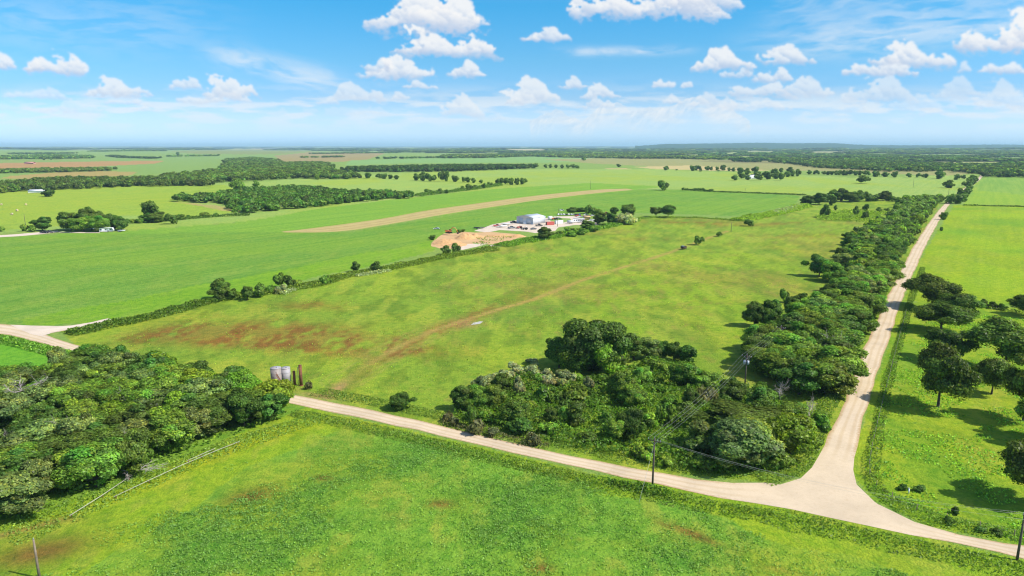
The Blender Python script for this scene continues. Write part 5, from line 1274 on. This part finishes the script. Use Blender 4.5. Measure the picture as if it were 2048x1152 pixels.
# ------------------------------------------------------------------ tanks and rusty columns by the road
def tanks():
    def tank(u, vb, vt, d, label, mat, deck):
        x, y = gp(u, vb); h = height_at(u, vb, vt); r = d / 2; o = empty('storage_tank', (x, y, 0))
        add('shell', [cyl((0, 0, -.1), (0, 0, h), r, n=28)], M[mat], o, True)
        add('roof', [tube_np([(0, 0, h + .02), (0, 0, h + .10), (0, 0, h + .32)], [r * 1.04, r * 1.02, r * .12], 28)], M['tank2' if deck else mat], o)
        for k in range(1, 4): add('band', [tube_np([(0, 0, h * k / 4 - .05), (0, 0, h * k / 4 + .05)], [r * 1.015] * 2, 28)], M[mat], o, True)
        hh = add('hatch', [cyl((r * .4, -r * .3, h + .16), (r * .4, -r * .3, h + .42), .22, n=12)], M['metal'], o, True)
        tag(o, label, 'tank'); return x, y, h, r
    x, y, h, r = tank(554, 776, 736, 2.6, 'left storage tank with a stained pale lid, half hidden by trees', 'tank', True)
    x2, y2, h2, r2 = tank(573, 769, 736, 2.3, 'right storage tank with plain pale walls next to the rusty columns', 'tank2', False)
    o = empty('access_stair', (x + 1.7, y - 1.9, 0), 0)
    L = []
    for s in (-.28, .28): add('stringer', [cyl((-.9, s, 4.2), (1.2, s, .1), .07, n=6)], M['rust'], o)
    for k in range(11):
        t = k / 10; add('tread', [box(-.9 + 2.1 * t - .12, -.9 + 2.1 * t + .12, -.27, .27, 4.2 - 4.1 * t - .02, 4.2 - 4.1 * t + .02)], M['rust'], o)
    add('handrail', [cyl((-.9, -.3, 5.0), (1.2, -.3, .9), .04, n=6), cyl((-.9, -.3, 4.2), (-.9, -.3, 5.0), .03, n=6), cyl((1.2, -.3, .1), (1.2, -.3, .9), .03, n=6)], M['rust'], o)
    tag(o, 'rusty steep stair leaning between the two storage tanks', 'stair')
    for (u, vb, vt, r, lb) in [(589.5, 769, 743, .34, 'shorter rusty steel column beside the right storage tank'), (602.5, 771, 731, .42, 'taller dark rusty steel column standing apart from the tanks')]:
        x, y = gp(u, vb); h = height_at(u, vb, vt); o = empty('steel_column', (x, y, 0))
        add('shaft', [cyl((0, 0, -.1), (0, 0, h), r, n=16)], M['rust'], o, True)
        add('cap', [tube_np([(0, 0, h), (0, 0, h + .22)], [r * 1.08, r * .55], 16)], M['rust'], o)
        add('base_flange', [cyl((0, 0, 0), (0, 0, .12), r * 1.35, n=16)], M['rust'], o)
        add('side_pipe', [cyl((-r - .25, 0, 0), (-r - .25, 0, h * .9), .06, n=8), cyl((-r - .25, 0, h * .9), (-r * .8, 0, h * .9), .05, n=8)], M['tank'], o, True)
        tag(o, lb, 'column')
    plant_px('brush', 616, 778, 16, 764, 'brown twiggy shrub at the foot of the tall rusty column', None)
tanks()

# ------------------------------------------------------------------ vehicles
def wheels(o, xs, w, r, n=14, dual=False):
    wm = mesh_parts('wheel', [cyl((0, -.12, 0), (0, .12, 0), r, n=n)], M['tyre'], True); hm = mesh_parts('rim', [cyl((0, -.13, 0), (0, .13, 0), r * .52, n=10)], M['silver'], True)
    for x in xs:
        for s in (-1, 1):
            a = mobj('wheel', wm, o); a.location = (x, s * (w / 2 - .1), r); b = mobj('rim', hm, a)
def pickup(u, v, rz, mat, label, crew=True, group=None):
    o = empty('pickup_truck', (*gp(u, v), 0.02), rz)
    add('body', [prism([(-2.75, .5), (-2.1, .45), (1.4, .45), (2.1, .5), (2.75, .55), (2.8, .95), (2.65, 1.12), (1.3, 1.2), (-.7, 1.2), (-.7, 1.25), (-2.75, 1.25)], -.95, .95, .06)], M[mat], o)
    add('bed_floor', [box(-2.6, -.85, -.8, .8, 1.251, 1.27)], M['black'], o)
    add('cab', [prism([(1.35, 1.2), (.65, 1.85), (-.55, 1.88), (-.72, 1.2)], -.84, .84, .14)], M[mat], o)
    add('window', [prism([(1.25, 1.25), (.66, 1.78), (-.48, 1.80), (-.62, 1.25)], -.87, .87, .13)], M['glass'], o)
    add('windshield', [prism([(1.42, 1.23), (1.36, 1.23), (.70, 1.80), (.76, 1.82)], -.72, .72, .08)], M['glass'], o)
    for s in (-1, 1): add('headlight', [box(2.72, 2.80, s * .75 - .14, s * .75 + .14, .78, .94)], M['white'], o)
    wheels(o, (-1.75, 1.8), 1.9, .40); tag(o, label, 'pickup truck', group)
def car(u, v, rz, mat, label, group=None):
    o = empty('car', (*gp(u, v), 0.02), rz)
    add('body', [prism([(-2.2, .35), (2.2, .35), (2.25, .7), (1.9, .88), (1.0, .95), (-1.5, .98), (-2.2, .9)], -.88, .88, .08)], M[mat], o)
    add('cabin', [prism([(1.05, .93), (.35, 1.42), (-.85, 1.45), (-1.55, .96)], -.78, .78, .16)], M[mat], o)
    add('window', [prism([(.98, .97), (.36, 1.36), (-.82, 1.39), (-1.42, .98)], -.81, .81, .15)], M['glass'], o)
    wheels(o, (-1.35, 1.4), 1.76, .33); tag(o, label, 'car', group)
def box_trailer(u, v, rz, mat, label, L=6, H=2.5, name='box_trailer', cat='trailer'):
    o = empty(name, (*gp(u, v), 0.02), rz)
    add('body', [box(-L / 2, L / 2, -1.15, 1.15, .55, H)], M[mat], o)
    add('door', [box(-L / 2 - .03, -L / 2 - .003, -1.0, 1.0, .65, H - .12)], M['silver'], o)
    add('hitch', [prism([(L / 2, .5), (L / 2 + 1.1, .45), (L / 2 + 1.1, .55), (L / 2, .62)], -.08, .08)], M['black'], o)
    wheels(o, (-.5, .5), 2.3, .36); tag(o, label, cat)
def container(u, v, rz, mat, label, L=6.06, open_end=False):
    o = empty('shipping_container', (*gp(u, v), 0), rz)
    n = int(L / .28)
    def side(s):
        zz = [(-L / 2 + .1 + (L - .2) * i / (2 * n), s * (1.19 + .035 * (i % 4 in (1, 2)))) for i in range(2 * n + 1)]; m_ = len(zz)
        V = np.array([(x, y, z) for z in (.15, 2.5) for x, y in zz]); return V, np.array([(i, i + 1, m_ + i + 1, m_ + i) for i in range(m_ - 1)]), np.zeros((0, 3), int)
    add('shell', [box(-L / 2, L / 2, -1.185, 1.185, .1, 2.58)], M[mat], o); [add('side_panel', [side(s)], M[mat], o) for s in (-1, 1)]
    add('frame', [box(sx * (L / 2) - .08, sx * (L / 2) + .08, sy * 1.19 - .07, sy * 1.19 + .07, 0, 2.62) for sx in (-1, 1) for sy in (-1, 1)], M[mat], o)
    add('door', [box(-L / 2 - .05, -L / 2 - .01, -1.05, -.03, .2, 2.45), box(-L / 2 - .05, -L / 2 - .01, .03, 1.05, .2, 2.45)], M['brown' if open_end else mat], o)
    tag(o, label, 'container')
def flatbed(u, v, rz, mat, label, L=8):
    o = empty('flatbed_trailer', (*gp(u, v), 0.02), rz)
    add('deck', [box(-L / 2, L / 2, -1.2, 1.2, .85, 1.0)], M[mat], o)
    add('side_rail', [box(-L / 2, L / 2, s * 1.24 - .03, s * 1.24 + .03, .8, 1.15) for s in (-1, 1)], M[mat], o)
    add('gooseneck', [prism([(L / 2, .8), (L / 2 + 1.6, 1.3), (L / 2 + 1.6, 1.5), (L / 2, 1.0)], -.1, .1), cyl((L / 2 + 1.3, 0, 0), (L / 2 + 1.3, 0, 1.35), .07, n=6)], M['black'], o)
    wheels(o, (-1.6, -.6), 2.3, .40); tag(o, label, 'trailer')
def tractor(u, v, rz, mat, label, cat='tractor'):
    o = empty('tractor', (*gp(u, v), 0.02), rz)
    add('hood', [prism([(.1, .7), (2.0, .75), (2.05, 1.35), (.1, 1.55)], -.38, .38, .05)], M[mat], o)
    add('fender', [prism([(-1.4, 1.1), (-.1, 1.0), (-.2, 1.6), (-.7, 1.75), (-1.3, 1.6)], s * .62 - .14, s * .62 + .14) for s in (-1, 1)], M[mat], o)
    add('seat', [box(-.75, -.3, -.25, .25, 1.1, 1.25), box(-.82, -.74, -.25, .25, 1.2, 1.7)], M['black'], o)
    add('canopy', [box(-1.2, .3, -.7, .7, 2.45, 2.52)], M['white'], o)
    add('canopy_post', [cyl((x, y, 1.1), (x, y, 2.46), .04, n=6) for x in (-1.1, .2) for y in (-.6, .6)], M['black'], o)
    wm = mesh_parts('wheel', [cyl((0, -.22, 0), (0, .22, 0), .78, n=18)], M['tyre'], True)
    for s in (-1, 1): a = mobj('wheel', wm, o); a.location = (-.75, s * .85, .78)
    wf = mesh_parts('wheel', [cyl((0, -.13, 0), (0, .13, 0), .42, n=14)], M['tyre'], True)
    for s in (-1, 1): a = mobj('wheel', wf, o); a.location = (1.6, s * .7, .42)
    add('loader_arm', [tube_np([(.4, s * .5, 1.5), (2.0, s * .5, 1.4), (2.9, s * .5, .5)], [.08, .08, .08], 6) for s in (-1, 1)], M[mat], o)
    add('bucket', [prism([(2.8, .15), (3.5, .15), (3.1, .25), (2.95, .8), (2.8, .8)], -.9, .9)], M['black'], o)
    tag(o, label, cat)
def excavator(u, v, rz, label):
    o = empty('excavator', (*gp(u, v), 1.2), rz)
    for s in (-1, 1): add('track', [prism([(-2.0, .25), (-1.7, 0), (1.7, 0), (2.0, .25), (2.0, .6), (1.7, .85), (-1.7, .85), (-2.0, .6)], s * 1.15 - .28, s * 1.15 + .28)], M['black'], o)
    add('turntable', [cyl((0, 0, .7), (0, 0, 1.05), .8, n=20)], M['black'], o)
    add('house', [prism([(-2.3, 1.05), (1.3, 1.05), (1.3, 1.7), (-.2, 2.0), (-2.3, 2.1)], -1.3, 1.3, .06)], M['orange'], o)
    cab = add('cab', [prism([(.1, 1.7), (1.5, 1.1), (1.5, 2.1), (1.2, 2.9), (.1, 2.9)], .25, 1.3, .04)], M['yellow'], o)
    add('window', [prism([(.2, 2.0), (1.52, 1.6), (1.52, 2.1), (1.15, 2.8), (.2, 2.8)], .22, 1.33, .03)], M['glass'], cab)
    add('boom', [tube_np([(1.0, -.3, 1.6), (3.2, -.3, 4.2), (5.6, -.3, 3.9)], [.30, .36, .22], 6)], M['yellow'], o)
    add('stick', [tube_np([(5.4, -.3, 4.0), (7.3, -.3, 1.2)], [.24, .18], 6)], M['yellow'], o)
    add('hydraulic_ram', [cyl((1.6, -.3, 1.5), (3.4, -.3, 3.6), .08, n=8), cyl((3.6, -.3, 4.5), (5.4, -.3, 4.4), .08, n=8)], M['silver'], o)
    add('bucket', [prism([(7.0, .0), (7.8, .1), (7.9, .9), (7.4, 1.3), (6.9, .9)], -.85, .25)], M['brown'], o)
    tag(o, label, 'excavator')
def camper(u, v, rz, label, L=9.5, H=3.2, win=5):
    o = empty('camper', (*gp(u, v), 0.02), rz)
    add('body', [prism([(-L / 2, .6), (L / 2, .6), (L / 2, 2.0), (L / 2 - .5, H), (-L / 2 + .15, H), (-L / 2, H - .2)], -1.2, 1.2, .05)], M['white'], o)
    add('roof', [box(-L / 2 + .3, L / 2 - .8, -1.05, 1.05, H + .003, H + .06)], M['roof'], o)
    for i in range(win):
        x = -L / 2 + 1.0 + i * (L - 2.4) / max(1, win - 1); add('window', [box(x - .45, x + .45, -1.24, -1.2 + .02, 1.6, 2.2)], M['glass'], o)
    add('door', [box(L * .12, L * .12 + .7, -1.235, -1.19, .7, 2.5)], M['silver'], o)
    add('stripe', [box(-L / 2 + .1, L / 2 - .1, -1.232, -1.2, 1.1, 1.25)], M['grey'], o)
    wheels(o, (-.9, .1), 2.3, .36); tag(o, label, 'camper')
def shed(u, v, rz, W, L, He, Hr, wall, roof, label, cat='shed', name='shed', doors=1, wins=0):
    """gable building: ridge along local x, door in the gable end at -x"""
    o = empty(name, (*gp(u, v), 0), rz)
    prof = [(-W / 2, 0), (W / 2, 0), (W / 2, He), (0, Hr), (-W / 2, He)]
    V, Q, T = prism(prof, -L / 2, L / 2); V = V[:, [1, 0, 2]]; Q = Q[:, ::-1]; T = T[:, ::-1]
    add('wall', [(V, Q, T)], M[wall], o)
    def slope(s):
        e = .35; a = np.array([(-L / 2 - e, 0, Hr + .06), (L / 2 + e, 0, Hr + .06), (L / 2 + e, s * (W / 2 + e), He - (Hr - He) / (W / 2) * e + .06), (-L / 2 - e, s * (W / 2 + e), He - (Hr - He) / (W / 2) * e + .06)], float)
        b = a + np.array([0, 0, .1]); Vv = np.concatenate([a, b]); Qq = np.array([(0, 3, 2, 1), (4, 5, 6, 7), (0, 1, 5, 4), (1, 2, 6, 5), (2, 3, 7, 6), (3, 0, 4, 7)])
        return Vv, Qq, np.zeros((0, 3), int)
    rf = add('roof', [slope(1), slope(-1)], M[roof], o)
    add('ridge_cap', [prism([(-.25, Hr + .14), (0, Hr + .24), (.25, Hr + .14)], -L / 2 - .36, L / 2 + .36)], M[roof], rf).rotation_euler = (0, 0, math.pi / 2)
    for k in range(doors):
        yy = (k - (doors - 1) / 2) * W / (doors + .2); w = min(4.2, W / doors * .72)
        d = add('door', [box(-L / 2 - .06, -L / 2 - .01, yy - w / 2, yy + w / 2, 0, He * .82)], M['panel' if doors > 1 else 'silver'], o)
        add('door_frame', [box(-L / 2 - .09, -L / 2 - .005, yy - w / 2 - .12, yy - w / 2, 0, He * .85), box(-L / 2 - .09, -L / 2 - .005, yy + w / 2, yy + w / 2 + .12, 0, He * .85), box(-L / 2 - .09, -L / 2 - .005, yy - w / 2 - .12, yy + w / 2 + .12, He * .85, He * .85 + .14)], M['panel' if doors > 1 else 'grey'], o)
    for k in range(wins):
        x = -L / 2 + L * (k + .7) / (wins + .4)
        add('window', [box(x - .5, x + .5, -W / 2 - .04, -W / 2 - .01, 1.1, 2.1)], M['glass'], o)
    if wall == 'panel' or wall == 'white':
        rb = [];  n = int(L / .9)
        for i in range(n + 1):
            x = -L / 2 + L * i / n; rb += [box(x - .05, x + .05, s * W / 2 - .04, s * W / 2 + .04, 0, He - .02) for s in (-1, 1)]
        add('wall_rib', rb, M[wall], o)
    tag(o, label, cat); return o

# ------------------------------------------------------------------ the work yard
sheet('yard_gravel', [(948,462),(985,449),(1028,441),(1095,436),(1110,433),(1150,432),(1172,441),(1190,440),(1196,450),(1150,450),(1116,455),(1110,462),(1070,466),(1050,463),(1000,460),(975,465)], .02, PALE, .6)
sheet('yard_grass', [(1100,441),(1112,435.5),(1140,437),(1143,441),(1128,445),(1106,446)], .05, GROUND_Y if 'GROUND_Y' in globals() else plain('yard_turf', A(140, 178, 78), .95, var=.25, scale=.5), .3)
sheet('sand_lot', [(862,492),(866,482),(888,467),(905,467),(925,463),(950,465),(982,464),(1030,468),(1046,471),(1032,478),(1000,487),(978,489),(950,486),(930,492),(915,498),(880,497)], .03, SLAB, .9)
sheet('sand_lot', [(914,498),(935,488),(976,487),(960,492),(925,500)], .06, PALE, .4)
sheet('yard_gravel', [(975,492),(1004,484.5),(1008,486),(980,494)], .03, PALE, .2)
sheet('concrete_slab', [(941,650),(948,645.5),(960,643),(966,643.5),(960,647.5),(950,649)], .05, M['concrete'], .3, kind='structure')
def mound(u, v, wx, wy, h, seed, label):
    x, y = gp(u, v); n = 40; t = np.linspace(-1, 1, n); X, Y = np.meshgrid(t, t); r = np.hypot(X, Y)
    Z = h * np.clip(1 - r ** 1.4, 0, 1) * (.35 + 1.2 * fbm(X * 2.2 + seed, Y * 2.2, seed, 4)) + .35 * (fbm(X * 7, Y * 7, seed + 5, 3) - .5) * (r < .95) - .12 * (r > .97)
    V = np.stack([X * wx / 2, Y * wy / 2, Z], -1).reshape(-1, 3); idx = np.arange(n * n).reshape(n, n); q = np.stack([idx[:-1, :-1], idx[:-1, 1:], idx[1:, 1:], idx[1:, :-1]], -1).reshape(-1, 4)
    k = np.hypot(V[q].mean(1)[:, 0] / wx * 2, V[q].mean(1)[:, 1] / wy * 2) < 1.0
    o = mobj('sand_heap', mesh_np('sand_heap', V, [q[k]], M['sand'])); o.location = (x, y, .02); tag(o, label, 'sand heap')
M['sand'] = plain('heaped_sand', A(228, 186, 130), .95, var=.18, scale=.6)
mound(893, 486, 19, 26, 2.6, 3, 'broad sand heap at the left of the pit'); mound(931, 476, 15, 18, 3.0, 5, 'tallest sand heap beside the excavator bucket'); mound(950, 474, 14, 16, 2.0, 8, 'low sand heap right of the tallest one')
mound(912, 490, 14, 16, 1.6, 11, 'lowest sand heap nearest the hedge'); mound(1000, 472, 22, 14, 1.2, 14, 'flat sand heap at the right of the pit'); mound(1035, 473, 12, 10, 1.5, 17, 'brown sand heap at the far right tip of the pit')
excavator(898, 470, math.radians(-28), 'yellow excavator with an orange body digging in the sand pit')
shed(1062, 446, math.radians(48), 17.0, 15.0, 5.2, 6.7, 'panel', 'roof', 'large white metal workshop with a grey gable end in the work yard', 'workshop', 'workshop', doors=2)
container(1100, 450, math.radians(20), 'redc', 'red shipping container right of the white workshop', open_end=True)
container(1118, 447.5, math.radians(20), 'white', 'white shipping container right of the red one', 6.0)
box_trailer(1141, 447, math.radians(15), 'silver', 'pale box trailer parked at the front of the yard', 5, 2.4)
camper(1158, 445, math.radians(-3), 'long white camper with a row of dark windows in the yard')
shed(1173, 439, math.radians(5), 4, 5.5, 2.3, 3.1, 'tan', 'tan', 'small tan shed behind the long white camper', 'shed', 'shed', doors=1)
camper(1186, 446, math.radians(8), 'short white camper beside the dark trees at the yard end', 6, 2.7, 2)
box_trailer(1100, 440, math.radians(70), 'white', 'white box truck body on the loop drive behind the workshop', 5.5, 3.0)
pickup(1078, 452.5, math.radians(8), 'black', 'black pickup truck parked in front of the workshop')
pickup(1023, 457, math.radians(30), 'grey', 'dark grey pickup truck at the front left of the workshop')
pickup(994, 453, math.radians(10), 'red', 'dark red pickup truck beside the pale flatbed trailer')
tractor(1040, 457, math.radians(200), 'red', 'red tractor with a white canopy at the workshop front')
tractor(1051, 459.5, math.radians(160), 'grey', 'dark tractor parked right of the red one')
flatbed(1004, 454.5, math.radians(28), 'white', 'long white flatbed trailer left of the workshop')
flatbed(1012, 450, math.radians(28), 'silver', 'silver flatbed trailer behind the white one')
flatbed(958, 457.5, math.radians(12), 'black', 'dark flatbed trailer alone left of the yard')
car(873, 458.5, math.radians(170), 'silver', 'pale car parked alone in the crop beyond the sand pit')
pickup(1027, 446, math.radians(40), 'black', 'black pickup truck at the left back corner of the workshop')
tractor(1116, 439, math.radians(10), 'green', 'green tractor on the loop drive')
tractor(1108, 439.5, math.radians(200), 'orange', 'rust orange tractor beside the green one on the loop drive')
car(1067, 459, math.radians(30), 'grey', 'dark grey car nearest the pasture in front of the workshop')
cols = ['white', 'silver', 'white', 'black', 'white', 'silver', 'grey', 'black', 'blue']
for i, c in enumerate(cols): car(1117 + i * 5.1, 430.3 + .2 * (i % 2), math.radians(95 + 8 * (i % 3)), c, ['white car at the left end of the parked row', 'silver car second from the left of the parked row', 'white car third from the left of the parked row', 'black car between two white cars of the parked row', 'white car in the middle of the parked row', 'silver car right of the middle of the parked row', 'dark grey car third from the right of the parked row', 'black car second from the right of the parked row', 'blue car at the right end of the parked row'][i], 'cars parked in a row behind the loop drive')
pickup(1156, 433, math.radians(20), 'red', 'dark red pickup truck right of the parked car row')
car(1160, 434.5, math.radians(5), 'white', 'white car in front of the dark red pickup truck')
car(1124, 421.5, math.radians(10), 'white', 'white car parked alone on the grass behind the row')
car(1172, 431, math.radians(15), 'white', 'white car before the shrubs left of the tan shed')
car(1186, 432, math.radians(15), 'silver', 'silver car half hidden by the trees behind the tan shed')
pickup(1212, 428, math.radians(15), 'orange', 'orange truck showing between the yard trees')
# farmstead at left
shed(172, 457, math.radians(5), 7, 12, 2.8, 4.8, 'white', 'white', 'white roofed farmhouse hidden among tall trees', 'house', 'house', doors=1, wins=3)
camper(214, 464, math.radians(8), 'white house trailer at the right of the farmstead trees', 9, 3.0, 3)
flatbed(243, 463.5, math.radians(10), 'silver', 'silver flatbed trailer in the grass right of the farmstead', 5)
pickup(89, 466.5, math.radians(10), 'black', 'black pickup truck on the farm driveway, the left one of two')
pickup(98, 465.8, math.radians(10), 'grey', 'dark grey pickup truck on the farm driveway, the right one of two')
def hay_bale(u, v, label, rz):
    o = empty('hay_bale', (*gp(u, v), 0), rz); r = .95
    add('bale', [tube_np([(0, -.75, r), (0, -.72, r), (0, .72, r), (0, .75, r)], [r * .93, r, r, r * .93], 20)], M['hay'], o)
    add('net_wrap', [tube_np([(0, -.45, r), (0, .45, r)], [r * 1.012] * 2, 20)], M['pipe'], o, True)
    tag(o, label, 'hay bale', 'round hay bales in the left field')
hay_bale(3, 410.5, 'round hay bale at the left edge of the photo', .3); hay_bale(52, 410.5, 'round hay bale farthest right of the four', .9); hay_bale(34.5, 422.5, 'round hay bale in the middle of the group', 1.4); hay_bale(24, 430, 'round hay bale nearest the farm', .1)
# things in the pasture
def blind():
    o = empty('feed_box', (*gp(1367, 499), 0), .4)
    add('box', [box(-1.4, 1.4, -1.0, 1.0, .55, 1.9)], M['brown'], o); add('lid', [prism([(-1.6, 1.92), (1.6, 1.92), (0, 2.3)], -1.15, 1.15)], M['grey'], o)
    for x in (-1.2, 1.2):
        for y in (-.8, .8): add('leg', [box(x - .06, x + .06, y - .06, y + .06, 0, .55)], M['brown'], o)
    tag(o, 'small dark boxy feeder standing in the far pasture beside the wheel track', 'feeder')
blind()
# far buildings
shed(1504, 358, .4, 12, 22, 4, 7.5, 'white', 'white', 'far farmhouse with a white roof among the round trees', 'house', 'house', 1, 2)
shed(551, 324.5, 0, 14, 34, 4, 7, 'pink', 'white', 'far red barn at the edge of the big wood', 'barn', 'barn', 1)
shed(60, 328, 0, 12, 30, 4, 7, 'pink', 'pink', 'tiny far pink roofed barn in the upper left field', 'barn', 'barn', 1)
shed(78, 386, 0, 9, 22, 3, 4.5, 'white', 'white', 'low white barn before the long dark wood at left', 'barn', 'barn', 1)
o = empty('marker_post', (*gp(1817, 987), 0)); add('post', [box(-.09, .09, -.09, .09, 0, 1.0)], M['white'], o); add('cap', [prism([(-.11, 1.0), (.11, 1.0), (0, 1.1)], -.11, .11)], M['white'], o); tag(o, 'short white marker post among weeds in the near meadow', 'post')
# fallen branches by the wood
v, f = dead_np(7, 150); v = v * (7 / v[:, 2].max()); v2 = v[:, [2, 0, 1]]; v2[:, 2] = (v2[:, 2] - v2[:, 2].min()) * .45
o = mobj('fallen_branches', mesh_np('fallen_branches', v2, f, DEADW)); o.location = (*gp(247, 955), 0.02); o.rotation_euler = (0, 0, -.35); tag(o, 'heap of fallen bleached branches lying at the end of the short pipe rail', 'branches')

heap('pit_weeds', [(950,476),(1000,470),(1030,474),(1000,483),(960,484)], .5, .8, .5, 'weeds', 451, 'weeds growing over the back of the sand pit')
heap('pit_weeds', [(940,486),(965,483),(985,488),(960,491)], .7, .8, .5, 'mid', 452, 'weeds at the front of the sand pit')
plant_all()
haze()
print('OBJ', len(bpy.data.objects), sum(len(m.polygons) for m in bpy.data.meshes))
